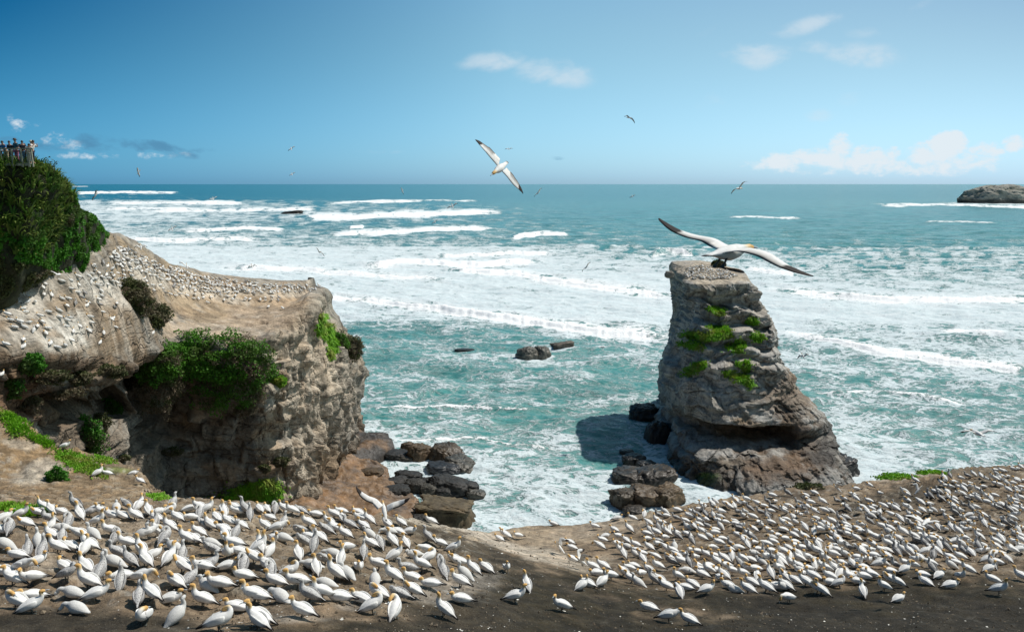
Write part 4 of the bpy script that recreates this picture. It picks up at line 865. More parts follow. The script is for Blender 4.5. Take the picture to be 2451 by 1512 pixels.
def bush(u, v, ru, rv, bvh, label, mat, seed, n=2500, size=.22, depth=.8, name='bush', lump=.35, droop=0, group=None, dist=None, lift=.0, mat2=None, at=None):
    h_ = None if at is not None else next((q for q in (hit(bvh, u, v + k * 3) for k in range(25)) if q), None)
    p = np.array(at if at is not None else (h_[0] if h_ else PD(u, v, dist)))
    s = np.linalg.norm(p - np.array([0, 0, H])) / F
    c = p + np.array([0, 0, lift * rv * s])
    e = bpy.data.objects.new(name, None); COL.objects.link(e); e.location = Vector(c); tag(e, label, 'bush', group)
    rad = (ru * s, ru * s * depth, rv * s)
    P, d = blob_points((0, 0, 0), rad, n, seed, lump)
    k = RNG.uniform(0, 1, n) < (.5 + .5 * np.sign(fbm(P[:, 0] / rad[0] * 1.5, P[:, 1] / rad[1] * 1.5, P[:, 2] / rad[2] * 1.5 + seed, 2) + .1)) if mat2 else np.ones(n, bool)
    if (~k).sum() < 900: k[:] = True; mat2 = None
    leafy('leaves', P[k], d[k], size, mat, None, None, droop=droop, parent=e)
    if mat2: leafy('dry_twigs', P[~k], d[~k], size * .8, mat2, None, None, droop=droop + .2, parent=e)
    # branches inside
    V = []; Fc = []
    for i in range(9):
        a = random.uniform(0, 6.28); tip = np.array([math.cos(a) * rad[0] * .75, math.sin(a) * rad[1] * .75, rad[2] * random.uniform(-.2, .8)]); r0 = .035 * rad[0]
        b0 = np.array([0, 0, -rad[2] * .8]); mid = (b0 + tip) / 2 + np.array([0, 0, .1 * rad[2]])
        j = len(V)
        for q, rr in ((b0, r0), (mid, r0 * .6), (tip, r0 * .2)):
            for k2 in range(4): V.append(q + np.array([math.cos(k2 * 1.57) * rr, math.sin(k2 * 1.57) * rr, 0]))
        for s_ in (0, 4):
            for k2 in range(4): Fc.append((j + s_ + k2, j + s_ + (k2 + 1) % 4, j + s_ + 4 + (k2 + 1) % 4, j + s_ + 4 + k2))
    mesh_np('branches', np.array(V), np.array(Fc), M_wood, True, parent=e)
    return e

# hillside cover: fine leaved shrubs below, spiky flax above
def sample_grid(P, Nn, n, mask, rng):
    a, b = P.shape[:2]
    dA = np.linalg.norm(np.cross(P[1:, :-1] - P[:-1, :-1], P[:-1, 1:] - P[:-1, :-1]), axis=-1) * mask[:-1, :-1]
    pr = dA.ravel() / dA.sum(); idx = rng.choice(len(pr), n, p=pr); i, j = idx // (b - 1), idx % (b - 1)
    fi, fj = rng.uniform(0, 1, (2, n, 1))
    Q = P[i, j] * (1 - fi) * (1 - fj) + P[i + 1, j] * fi * (1 - fj) + P[i, j + 1] * (1 - fi) * fj + P[i + 1, j + 1] * fi * fj
    return Q, Nn[i, j], i, j
uH, vH = proj(HL); rngv = np.random.default_rng(11)
flaxline = 520 + 40 * np.sin(uH / 45) + 60 * fbm(uH / 60, vH / 60, 0, 2) - np.clip(uH - 150, 0, 200) * 1.5 - np.clip(120 - uH, 0, 120) * -.25
inview = (uH > -260) & (vH > 300) & (vH < 800)
Q, NQ, i_, j_ = sample_grid(HL, HN, 85000, inview & (vH > flaxline - 30), rngv)
lum = fbm(Q[:, 0] / 1.6, Q[:, 1] / 1.6, Q[:, 2] / 1.6, 3); Q = Q + NQ * (np.clip(lum, -.1, 1)[:, None] * 1.5 + rngv.uniform(-.1, .3, (len(Q), 1)))
uq, vq = proj(Q); edge = (vq > 640 + .25 * (uq - 100)) | (fbm(Q[:, 0] / 3, Q[:, 1] / 3, Q[:, 2] / 3, 2) > .42)
leafy('hillside_shrubs', Q[~edge], NQ[~edge], .19, M_hillveg, 'dense dark green shrub cover on the steep slope below the flax', 'shrubs', kind='stuff')
leafy('dry_scrub', Q[edge], NQ[edge], .17, M_drygreen, 'dull brownish scrub along the lower edge of the green slope', 'scrub', kind='stuff', droop=.2)
def flax(n, mask, label):
    Q, NQ, i_, j_ = sample_grid(HL, HN, n, mask, rngv)
    V = []; Fc = []; rr = []
    nb = 15
    n = len(Q); base = np.repeat(Q, nb, 0); N_ = len(base)
    az = rngv.uniform(0, 6.283, N_); ln = rngv.uniform(.7, 1.6, N_); wd = rngv.uniform(.045, .085, N_); out = rngv.uniform(.25, .95, N_)
    dirh = np.stack([np.cos(az), np.sin(az), 0 * az], 1); side = np.stack([-np.sin(az), np.cos(az), 0 * az], 1)
    base = base + dirh * .1
    ts = [0, .4, .75, 1.0]; ws = [.6, 1, .8, .05]
    rows = []
    for t, w_ in zip(ts, ws):
        c_ = base + dirh * (out * ln * t)[:, None] * (.4 + .6 * t) + np.array([0, 0, 1.0]) * (ln * (t * (1.05 - .25 * out) - .62 * out * t**3))[:, None]
        rows.append(np.stack([c_ - side * (wd * w_)[:, None], c_ + side * (wd * w_)[:, None]], 1))
    V = np.stack(rows, 1).reshape(N_ * 8, 3); b0 = (np.arange(N_) * 8)[:, None]
    Fq = np.concatenate([b0 + np.array([0, 1, 3, 2]), b0 + np.array([2, 3, 5, 4]), b0 + np.array([4, 5, 7, 6])], 0)
    r_ = np.repeat(rngv.uniform(0, 1, N_)**1.6, 8)
    o = mesh_np('flax', V, Fq, M_flax, False, {'rnd': r_}); tag(o, label, 'flax', kind='stuff')
flax(2300, inview & (vH < flaxline + 40), 'thicket of long bladed green flax covering the slope under the lookout')
# two bare flower stalks standing over the slope
def stalk(u, v0, v1, Y, lean, label):
    a = PY(u, v0, Y); b = PY(u + lean, v1, Y); V = []; Fc = []
    n = 7
    for k in range(n):
        t = k / (n - 1); p = a * (1 - t) + b * t + np.array([.12 * math.sin(t * 3), 0, 0]); r_ = .03 * (1 - .5 * t)
        for q in range(5): V.append(p - a + np.array([math.cos(q * 1.257) * r_, math.sin(q * 1.257) * r_, 0]))
    for k in range(n - 1):
        for q in range(5): Fc.append((k * 5 + q, k * 5 + (q + 1) % 5, k * 5 + 5 + (q + 1) % 5, k * 5 + 5 + q))
    root = mesh_np('flower_stalk', np.array(V), np.array(Fc), M_drygreen, True); root.location = Vector(a)
    tag(root, label, 'flower stalk', 'bare flower stalks above the flax')
    P = []; 
    for k in range(7):
        t = .45 + .09 * k; p = (b - a) * t + np.array([.12 * math.sin(t * 3) + random.choice((-.16, .16)), 0, .05])
        for _ in range(5): P.append(p + np.random.normal(0, .05, 3))
    P = np.array(P); leafy('seed_pods', P, P * 0 + [0, 0, 1], .09, M_drygreen, None, None, parent=root)
stalk(116, 408, 378, 66, -3, 'left of two bare flower stalks rising from the flax against the sky')
stalk(124, 432, 385, 67, 6, 'right hand bare flower stalk with more pods, against the sky')
stalk(158, 452, 428, 70, 3, 'thin short lone stalk lower on the slope edge')

# bushes that can be told apart
bush(322, 722, 40, 44, B_pen, 'big round dark green bush standing alone on the bare plateau among the birds', M_drygreen, 3, 9000, .17, .9, lift=.15, mat2=M_dry, lump=.25)
bush(362, 758, 42, 32, B_pen, 'lower right half of the round bush pair, more brown, on the bare plateau', M_drygreen, 4, 6000, .17, .9, lift=.1, mat2=M_dry, lump=.25)
bush(470, 855, 74, 54, B_pen, 'bright green bush on the cliff lip, left part of the hanging bushes', M_shrub, 5, 10000, .19, .6, lift=.1)
bush(566, 866, 80, 62, B_pen, 'largest bright green bush spilling over the middle of the cliff lip', M_shrub, 6, 12000, .19, .6, lift=.1, mat2=M_dry)
bush(372, 872, 56, 52, B_pen, 'green topped bush above the dark cave at the left end of the cliff lip', M_shrub, 7, 9000, .19, .7, lift=0, mat2=M_drygreen, at=PY(378, 866, 91.5))
bush(372, 930, 56, 62, B_pen, 'grey brown dead brush hanging in front of the dark cave', M_dry, 8, 9000, .17, .6, droop=.4, mat2=M_drygreen, at=PY(378, 925, 92.5))
bush(540, 935, 84, 44, B_pen, 'mixed green and brown brush draped down the cliff below the largest bush', M_shrub, 9, 11000, .18, .5, droop=.3, mat2=M_dry, at=PY(545, 935, 96.5))
bush(605, 925, 26, 56, B_pen, 'grey dead brush hanging at the right end of the draped bushes', M_dry, 10, 5000, .17, .7, droop=.5, at=PY(608, 925, 97))
bush(583, 978, 26, 22, B_pen, 'lowest tip of dry brush hanging on the shaded cliff', M_dry, 12, 3000, .17, .7, droop=.5, mat2=M_drygreen, at=PY(583, 975, 98))
bush(628, 885, 32, 30, B_pen, 'bright green bush where the cliff lip turns to the sunlit face', M_shrub, 13, 4000, .18, .7, lift=0)
bush(662, 912, 24, 16, B_pen, 'small green clump on the sunlit cliff edge right of the hanging bushes', M_grass, 14, 2500, .16, .6)
bush(833, 832, 28, 30, B_pen, 'round grey brown bush bulging out over the sea at the cliff end', M_drygreen, 15, 6500, .2, .9, mat2=M_dry, at=PY(842, 832, 130.5))
bush(800, 815, 24, 26, B_pen, 'green bush beside the round brown one at the cliff end', M_shrub, 16, 3000, .2, .7, mat2=M_drygreen, at=PY(812, 818, 128))
bush(668, 1104, 24, 12, B_pen, 'small olive bush low on the cliff above the grass bank', M_drygreen, 17, 1800, .17, .6)
bush(632, 1121, 14, 10, B_pen, 'tiny olive bush left of the small olive one low on the cliff', M_drygreen, 18, 1000, .17, .6)
bush(268, 972, 24, 30, B_pen, 'dark green clump right of the shaded rock overhang', M_hillveg, 19, 2500, .17, .6, mat2=M_drygreen)
bush(200, 1045, 46, 44, B_pen, 'leafy green patch on the gully slope above the pair of birds', M_hillveg, 20, 6000, .17, .5, mat2=M_drygreen)
bush(66, 870, 34, 24, B_pen, 'dark bush at the lower edge of the plateau far left', M_hillveg, 21, 3000, .17, .6)
bush(20, 915, 30, 34, B_pen, 'dark tangled bush at the left edge of the photo below the plateau', M_hillveg, 22, 4000, .17, .6, mat2=M_drygreen)
bush(178, 905, 40, 16, B_pen, 'low brown green scrub on the slope over the shaded rock', M_drygreen, 23, 3000, .17, .6, mat2=M_dry)
bush(258, 888, 38, 14, B_pen, 'thin scrub on the slope left of the cave bush', M_drygreen, 24, 2500, .17, .6, mat2=M_hillveg)
bush(112, 902, 52, 15, B_pen, 'low brown green scrub below the plateau edge between the two dark bushes and the overhang', M_drygreen, 51, 3500, .16, .5, mat2=M_dry)
bush(300, 915, 34, 20, B_pen, 'brown scrub just left of the hanging dead brush', M_drygreen, 52, 2600, .16, .5, mat2=M_dry, droop=.2)
bush(150, 940, 46, 12, B_pen, 'dry scrub lying on top of the shaded rock overhang', M_dry, 53, 2400, .16, .5, mat2=M_hillveg, droop=.2)
bush(60, 965, 34, 26, B_pen, 'reddish dry scrub on the steep bank above the green grass edge', M_dry, 54, 3200, .16, .5, mat2=M_drygreen, droop=.2)
bush(232, 1012, 30, 24, B_pen, 'mixed scrub on the gully wall left of the shaded bay', M_drygreen, 55, 2400, .16, .5, mat2=M_hillveg)
bush(405, 1080, 30, 10, B_pen, 'small dark plant on a ledge of the shaded cliff', M_drygreen, 25, 800, .15, .5)
bush(137, 1150, 24, 28, B_head, 'green weedy plant on the tan slope left of the pair of birds', M_hillveg, 26, 2500, .09, .6, lift=.1, mat2=M_drygreen)
bush(292, 1096, 20, 8, B_pen, 'small dry plant at the foot of the gully', M_drygreen, 27, 900, .13, .6)
bush(1720, 634, 17, 12, B_stack, 'round olive bush on the right of the bird covered stack top', M_drygreen, 28, 3500, .22, .8, at=PY(1720, 634, 160), lump=.2)
bush(1935, 1158, 34, 9, B_head, 'low leafless green brushwood on the near rim beside the surf', M_drygreen, 30, 1600, .13, .6, lift=.3)
bush(2232, 1133, 34, 3, B_head, 'low bright green plants along the near rim right of the brushwood', M_grass, 31, 1500, .12, .6, lift=.2)
bush(2150, 1141, 46, 5, B_head, 'bright green strip of plants on the near rim above the surf', M_grass, 32, 2200, .12, .6, lift=.1)

# grass patches: drooping blades rooted on the rock where the rays meet it
def grass_patch(lst, bvh, label, blades=1000, ln=.6, wd=.08, mat=None, group=None, name='grass_patch', dr=.9, seed=0, reach=200):
    rg = np.random.default_rng(seed + 100); base = []; nn = []
    tot = sum(a[2] * a[3] for a in lst)
    for (u, v, ru, rv, ang) in lst:
        k = int(blades * ru * rv / tot); a = math.radians(ang)
        for _ in range(k):
            r_ = math.sqrt(rg.uniform(0, 1)) * (1 + .25 * rg.normal()); t = rg.uniform(0, 6.283); x = r_ * ru * math.cos(t); y = r_ * rv * math.sin(t)
            h_ = hit(bvh, u + x * math.cos(a) - y * math.sin(a), v + x * math.sin(a) + y * math.cos(a))
            if h_ and (h_[0] - CAM).length < reach: base.append(h_[0]); nn.append(h_[1])
    B = np.array(base); Nn = np.array(nn); m = 5; B = np.repeat(B, m, 0); Nn = np.repeat(Nn, m, 0); n = len(B)
    B = B + rg.normal(0, .16, (n, 3)) * np.array([1, 1, .4]) * min(1, ln * 2.5)
    az = rg.uniform(0, 6.283, n); dh = np.stack([np.cos(az), np.sin(az), 0 * az], 1) * .6 + Nn * .8; dh[:, 2] = 0; side = np.cross(dh, [0, 0, 1.0]); side /= np.linalg.norm(side, axis=1)[:, None] + 1e-6
    l = ln * rg.uniform(.6, 1.3, n); w_ = wd * rg.uniform(.7, 1.3, n); up = np.maximum(Nn[:, 2], .15)
    rows = []
    for t, k in ((0, 1), (.5, .9), (1, .15)):
        c_ = B + dh * (l * t * .6)[:, None] + np.array([0, 0, 1.0]) * (l * (t * .75 * up**.5 - dr * t * t * (1.1 - up)))[:, None]
        rows.append(np.stack([c_ - side * (w_ * k)[:, None], c_ + side * (w_ * k)[:, None]], 1))
    V = np.stack(rows, 1).reshape(n * 6, 3); b0 = (np.arange(n) * 6)[:, None]
    o = mesh_np(name, V, np.concatenate([b0 + np.array([0, 1, 3, 2]), b0 + np.array([2, 3, 5, 4])], 0), mat or M_grass, False, {'rnd': np.repeat(rg.uniform(0, 1, n), 6)})
    tag(o, label, 'grass patch', group)
    return o
GS = 'green grass cushions on ledges of the sea stack'
grass_patch([(1705, 739, 12, 6, 10), (1722, 746, 14, 7, 15)], B_stack, 'topmost olive grass cushion on the stack face', 260, group=GS, seed=1)
grass_patch([(1800, 767, 13, 8, 5)], B_stack, 'olive grass cushion high on the right shoulder of the stack', 180, group=GS, seed=2)
grass_patch([(1665, 803, 34, 11, 4), (1725, 795, 28, 13, 12), (1698, 806, 30, 8, 0)], B_stack, 'longest bright green grass ledge across the middle of the stack', 1300, group=GS, seed=3)
grass_patch([(1655, 827, 30, 7, 10)], B_stack, 'thin bright grass strip just under the longest grass ledge', 380, group=GS, seed=4)
grass_patch([(1757, 830, 20, 11, 0), (1775, 824, 9, 15, -20)], B_stack, 'drooping yellowish grass cushion right of the thin grass strip', 420, group=GS, seed=5)
grass_patch([(1812, 806, 18, 9, 12)], B_stack, 'grass cushion near the right edge of the stack', 260, group=GS, seed=6)
grass_patch([(1660, 883, 30, 10, -22), (1680, 873, 12, 8, 0)], B_stack, 'bright grass ledge on the lower left of the stack face', 520, group=GS, seed=7)
grass_patch([(1787, 876, 10, 13, 20), (1768, 871, 7, 4, 0)], B_stack, 'small grass cushion above the lowest grass ledge', 240, group=GS, seed=8)
grass_patch([(1768, 903, 34, 10, 24), (1790, 915, 8, 16, -10)], B_stack, 'lowest bright grass ledge on the right of the stack face', 620, group=GS, seed=9)
grass_patch([(778, 790, 22, 18, 40), (795, 830, 12, 26, 10), (775, 760, 10, 10, 0)], B_pen, 'long yellow green grass slope down the sea end of the sunlit cliff', 1100, seed=10)
grass_patch([(600, 1185, 62, 26, -8), (640, 1165, 24, 16, 0)], B_pen, 'bright green grass bank at the foot of the cliff just above the near flock', 2600, ln=.4, seed=11)
grass_patch([(45, 1010, 30, 30, 40), (20, 985, 16, 22, 30), (95, 1052, 34, 10, 25)], B_head, 'green grass running down the edge of the tan slope at far left', 900, ln=.25, wd=.04, seed=12)
grass_patch([(190, 1108, 60, 16, 25), (250, 1100, 24, 10, 10)], B_head, 'short grass on the crest behind the pair of birds', 900, ln=.2, wd=.04, seed=13)
grass_patch([(60, 1222, 50, 9, 6), (20, 1214, 20, 7, 0)], B_head, 'dark green grass clumps on the crest behind the leftmost birds', 700, ln=.22, wd=.04, seed=14)
grass_patch([(380, 1190, 24, 7, 10)], B_head, 'short grass strip on the rim right of the pair of birds', 260, ln=.16, wd=.03, seed=15)

# ------------------------------------------------------------------ gannets
def mat_bird(name, attr=True, speck=False, fluffy=False):
    m, nt, b = newmat(name); at = N(nt, 'ShaderNodeAttribute', attribute_name='Col'); tc = N(nt, 'ShaderNodeTexCoord').outputs['Object']
    c = at.outputs['Color']
    if speck:
        n1 = noise(nt, tc, 34, 3, .7); c = mixc(nt, ramp(nt, n1, (.54, .60, 0, .8)), c, (.09, .085, .08))
    n2 = noise(nt, tc, 14 if not fluffy else 30, 3); c = mixc(nt, 1.0, c, ramp(nt, n2, (.3, .7, .9, 1.05)), 'MULTIPLY')
    nt.links.new(c, b.inputs['Base Color']); b.inputs['Roughness'].default_value = .75; b.inputs['Specular IOR Level'].default_value = .2
    if fluffy or speck: bump(nt, b, noise(nt, tc, 40, 3), .5, .02)
    else: bump(nt, b, noise(nt, tc, 25, 2), .2, .01)
    return m
M_bird = mat_bird('white_plumage'); M_juv = mat_bird('speckled_plumage', speck=True); M_chick = mat_bird('down', fluffy=True)
M_beak = mat_plain('beak_horn', (.42, .47, .50), .4, .1, 30); M_leg = mat_plain('webbed_foot', (.05, .055, .045), .6, .2, 30)
WHT = (.80, .79, .76); GOLD = (.70, .42, .15); BLK = (.035, .028, .025)

def tube(S, seg=12, cols=None, capend=True):
    """S: list of (x,y,z, half width, half height) -> V,F,C"""
    S = np.array(S, float); P = S[:, :3]; T = np.gradient(P, axis=0); T /= np.linalg.norm(T, axis=1)[:, None]
    V = []; C = []
    side = np.array([0, 1.0, 0])
    for i in range(len(S)):
        s_ = side - T[i] * side.dot(T[i])
        if np.linalg.norm(s_) < .15: s_ = np.cross(T[i], [1, 0, 0])
        s_ /= np.linalg.norm(s_); up = np.cross(T[i], s_); up = up if (up[2] > 0 or abs(up[2]) < .3 and up[0] < 0) else up
        a = np.linspace(0, 2 * math.pi, seg, endpoint=False)
        V.append(P[i] + np.cos(a)[:, None] * s_ * S[i, 3] + np.sin(a)[:, None] * up * S[i, 4])
        C.append(np.tile(cols[i] if cols else WHT, (seg, 1)))
    n = len(S); V = np.concatenate(V + [P[:1], P[-1:]]); C = np.concatenate(C + [C[0][:1], C[-1][:1]])
    Fc = [tuple(f) for f in grid_faces(n, seg, True)]
    Fc += [(n * seg, (j + 1) % seg, j) for j in range(seg)] + [(n * seg + 1, (n - 1) * seg + j, (n - 1) * seg + (j + 1) % seg) for j in range(seg)]
    return V, [f[::-1] for f in Fc], C

def merge(parts):
    V, Fc, C, o = [], [], [], 0
    for v, f, c in parts:
        V.append(v); C.append(c); Fc += [tuple(i + o for i in q) for q in f]; o += len(v)
    return np.concatenate(V), Fc, np.concatenate(C)

def bez(pts, n):
    pts = np.array(pts, float); t = np.linspace(0, len(pts) - 1, n); return catmull(pts, t)

def gannet_shape(neck, head_dir, pitch=0., drop=0., kind='a', seg=12, fine=True, fold=1.0, headr=1.0):
    """body lies along X. neck: list of (x,y,z,r) from the breast to the nape; head_dir: way the bill points"""
    Bd = [(-.46, 0, .10, .02, .008), (-.37, 0, .125, .05, .022), (-.27, 0, .155, .085, .055), (-.16, 0, .185, .118, .098), (-.03, 0, .21, .138, .125), (.09, 0, .23, .136, .13), (.17, 0, .265, .11, .112)]
    if kind == 'c': Bd = [(a * .85, b, c_ + .01, d * 1.15 + .01, e * 1.12 + .01) for a, b, c_, d, e in Bd]
    cb = [BLK, (.5, .48, .45), WHT, WHT, WHT, WHT, WHT]
    nk = [(x, y, z, r_, r_ * 1.05) for x, y, z, r_ in neck]
    hd = np.array(head_dir, float); hd /= np.linalg.norm(hd); e = np.array(neck[-1][:3]); r0 = .047 * headr
    H1 = e + hd * .045; H2 = e + hd * .085; H3 = e + hd * .115
    hs_ = [(*H1, r0, r0 * 1.06), (*H2, r0 * .78, r0 * .8), (*H3, r0 * .38, r0 * .4)]
    if kind == 'a':
        cn = [WHT] * (len(nk) - 2) + [(.78, .60, .34), GOLD]; ch = [GOLD, GOLD, (.25, .25, .27)]
    else:
        g_ = (.66, .65, .62) if kind == 'c' else (.58, .57, .55); cb = [g_] * 7; cn = [g_] * len(nk); ch = [g_, g_, (.08, .08, .08)]
    S = Bd + nk + hs_; Cc = cb + cn + ch
    if fine:
        k = len(S); tt = np.linspace(0, k - 1, k * 2 - 1); Sx = catmull(np.array(S), tt); Sx[:, 3:] = np.maximum(Sx[:, 3:], .006); Cx = catmull(np.array(Cc, float), tt); Cx = np.clip(Cx, .02, .9)
    else: Sx = np.array(S); Cx = np.array(Cc)
    parts = [tube(Sx, seg, [tuple(c_) for c_ in Cx])]
    if kind != 'c':
        for sd_ in (-1, 1):   # folded wings lie along the flanks, dark quills show at the rear and along the lower edge
            W = [(.15, .098 * sd_, .27, .014, .055), (.06, .130 * sd_, .25, .024, .092), (-.08, .130 * sd_, .225, .024, .092), (-.22, .096 * sd_, .18, .02, .068), (-.34, .045 * sd_, .145, .013, .035), (-.50, .018 * sd_, .085, .006, .012)]
            wcol = (WHT if kind == 'a' else (.42, .41, .40)); Cw = [wcol, wcol, wcol, wcol, BLK, BLK]
            k = len(W); tt = np.linspace(0, k - 1, k * 2 - 1) if fine else np.arange(k); Wx = catmull(np.array(W), tt); Wx[:, 3:] = np.maximum(Wx[:, 3:], .005); Cw = np.clip(catmull(np.array(Cw, float), tt), .02, .9)
            v, f, c_ = tube(Wx, 10, [tuple(q) for q in Cw])
            if kind == 'a':   # black trailing edge
                m = 10; cen = np.repeat(Wx[:, :3], m, 0); rel = (v[:-2] - cen)[:, 2] / np.repeat(Wx[:, 4], m); blk = (rel < -.62) & (cen[:, 0] < .04); c_[:-2][blk] = BLK
            parts.append((v, f, c_))
    V, Fc, C = merge(parts)
    # tilt the whole bird and set it on the ground
    a = math.radians(pitch); R_ = np.array([[math.cos(a), 0, -math.sin(a)], [0, 1, 0], [math.sin(a), 0, math.cos(a)]])
    piv = np.array([-.02, 0, .1]); tr = lambda q: (np.asarray(q) - piv) @ R_.T + piv + np.array([0, 0, .10 - drop])
    V = tr(V); b0 = tr(e + hd * .105); b1 = tr(e + hd * .21)
    return V, Fc, C, b0, b1

NK_up = [(.235, 0, .335, .082), (.255, 0, .405, .060), (.262, 0, .47, .048), (.275, 0, .52, .047)]
NK_mid = [(.235, 0, .31, .075), (.27, 0, .375, .052), (.27, 0, .44, .045), (.275, 0, .485, .046)]
NK_low = [(.225, 0, .30, .078), (.245, 0, .345, .06), (.24, 0, .385, .05), (.245, 0, .415, .047)]
NK_bow = [(.25, .02, .30, .075), (.33, .04, .33, .055), (.385, .06, .30, .046), (.40, .07, .25, .045)]
NK_preen = [(.235, .02, .32, .072), (.25, .06, .38, .055), (.21, .11, .42, .047), (.14, .14, .39, .046)]
NK_back = [(.225, 0, .32, .072), (.215, .03, .375, .056), (.16, .05, .40, .05), (.09, .06, .385, .047)]
POSES = {  # neck, bill direction, pitch, drop, kind
 'up_left': (NK_up, (1, .3, .02), 8, .03, 'a'), 'up_right': (NK_up, (1, -.5, -.05), 5, .03, 'a'), 'up_high': (NK_up, (.8, .1, .55), 15, .0, 'a'),
 'mid': (NK_mid, (1, .1, -.1), 2, .06, 'a'), 'mid_turn': (NK_mid, (.6, .9, -.15), 3, .05, 'a'), 'sit': (NK_low, (1, .2, -.15), -3, .14, 'a'), 'sit_turn': (NK_low, (.3, -1, -.1), -2, .14, 'a'),
 'bow': (NK_bow, (.4, .1, -1), 6, .04, 'a'), 'preen': (NK_preen, (-.8, .25, -.55), 6, .03, 'a'), 'preen_back': (NK_back, (-1, .3, -.2), 6, .08, 'a'),
 'juv_up': (NK_up, (1, .2, .1), 16, .0, 'j'), 'juv_mid': (NK_mid, (1, -.3, 0), 6, .05, 'j'), 'juv_preen': (NK_preen, (-.8, .25, -.55), 10, .05, 'j'),
 'chick_sit': (NK_low, (1, .3, -.2), 0, .15, 'c'), 'chick_up': (NK_mid, (1, .2, .2), 14, .1, 'c'), 'chick_lie': (NK_bow, (.7, .5, -.6), -2, .16, 'c')}
POSE_TXT = {'up_left': 'standing with neck stretched up', 'up_right': 'standing tall, head aside', 'up_high': 'standing with bill raised', 'mid': 'neck half drawn in', 'mid_turn': 'head turned sideways',
 'sit': 'sitting low on its nest', 'sit_turn': 'sitting low with head turned', 'bow': 'bowing to the ground', 'preen': 'preening its breast', 'preen_back': 'head laid on back',
 'juv_up': 'speckled grey, standing upright', 'juv_mid': 'speckled grey, neck drawn in', 'juv_preen': 'speckled grey, preening', 'chick_sit': 'fluffy white chick, sitting', 'chick_up': 'fluffy white chick, neck raised', 'chick_lie': 'fluffy white chick, slumped flat'}
PROTO = {}
for pn, (nk, hd, pit, drop, kd) in POSES.items():
    V, Fc, C, b0, b1 = gannet_shape(nk, hd, pit, drop, kd)
    mat = {'a': M_bird, 'j': M_juv, 'c': M_chick}[kd]
    body = mesh_np('body', V, [list(f) for f in Fc], mat, True, {'Col': C}, link=False)
    d = b1 - b0; L_ = .10 if kd != 'c' else .06; q = d / np.linalg.norm(d); tp = b0 + q * L_ + np.array([0, 0, -.008])
    bk = np.array([[b0[0], b0[1], b0[2]], b0 + q * L_ * .6 + [0, 0, .002], tp])
    v, f, c_ = tube([(*bk[0], .017, .02), (*bk[1], .011, .013), (*bk[2], .003, .004)], 7)
    beak = mesh_np('beak', v, [list(x) for x in f], M_beak if kd == 'a' else M_leg, True, link=False)
    lm = None
    if drop < .09:
        parts = []
        for sd_ in (-1, 1):
            v, f, c_ = tube([(-.02, .05 * sd_, .16, .022, .022), (-.015, .055 * sd_, .05, .012, .012), (0, .055 * sd_, .012, .014, .012), (.06, .06 * sd_, .008, .035, .006), (.085, .062 * sd_, .006, .03, .004)], 6); parts.append((v, f, c_))
        lm = [mesh_np('foot', p[0], [list(x) for x in p[1]], M_leg, True, link=False) for p in parts]
    # light version for the far crowd
    Vl, Fl, Cl, _, _ = gannet_shape(nk, hd, pit, drop, kd, seg=6, fine=False)
    PROTO[pn] = (body, beak, lm, (Vl, Fl, Cl))
COUNT = {'n': 0}
def place_gannet(p, yaw, pose, label, group, scale=1.0, tilt=0):
    e = bpy.data.objects.new('gannet', None); COL.objects.link(e); e.location = Vector(p); e.rotation_euler = (R(random.gauss(0, 2)), R(tilt + random.gauss(0, 3)), R(yaw)); e.scale = (scale,) * 3
    tag(e, label, 'gannet', group)
    b, bk, lm, _ = PROTO[pose]
    for src in [b, bk] + (lm or []):
        c_ = src.copy(); COL.objects.link(c_); c_.parent = e
    COUNT['n'] += 1; return e

# --- near birds read off the photograph: zoom x, zoom y of the feet, kind+heading
Z5 = """40 490 sr,100 605 jb,200 470 Ar,235 560 pl,350 455 pl,480 430 ml,480 590 AB,580 585 cl,645 545 jb,570 430 sl,735 475 Al,835 455 jr,885 405 sr,950 440 ml,1035 465 sl,1130 480 ml,1250 485 Al,1290 395 AB,1370 435 ml,1445 490 sl,1565 430 pr,1640 505 ml,1560 590 Al,1750 405 sr,1840 400 ml,1850 465 jb,1765 485 sl,1925 415 Ar,2060 405 sl,2000 485 sl,1945 570 Al,1880 570 jl,2190 440 ml,2265 425 jl,2310 480 jb,2400 405 sl,2225 570 Al,2060 590 sl,2110 530 ml,900 550 Ar,865 650 cl,1020 630 Al,1370 650 pr,1310 660 cr,1460 630 ml,1830 635 Al,2185 650 jb,10 610 sl,50 760 cl,545 790 Al,580 690 jb,740 665 bl,830 765 Al,400 840 jb,785 800 mb,1080 835 jl,1180 745 Al,1300 805 Al,1205 905 jl,1350 910 Al,1570 885 Ab,1690 860 jb,1610 760 cl,1720 700 Al,1790 690 sl,1960 800 jl,1950 950 jB,2105 870 Af,2160 745 Al,2215 800 sl,2400 790 Ar,1880 965 Al,1690 965 pl,1760 1085 jb,350 900 sr,215 970 pr,305 1075 Al,625 1040 jr,800 970 Al,820 1120 Al,1120 1120 jb,1310 1070 pr,1400 1220 Al,1330 1440 pf,1640 1425 Cr,1870 1290 Al,2035 1140 Al,1920 1130 cl,2250 1030 sl,2350 880 pl,2350 1240 Al,2380 1450 Al,2030 1510 pr,150 1290 pl,680 1195 cl,1290 1260 jb"""
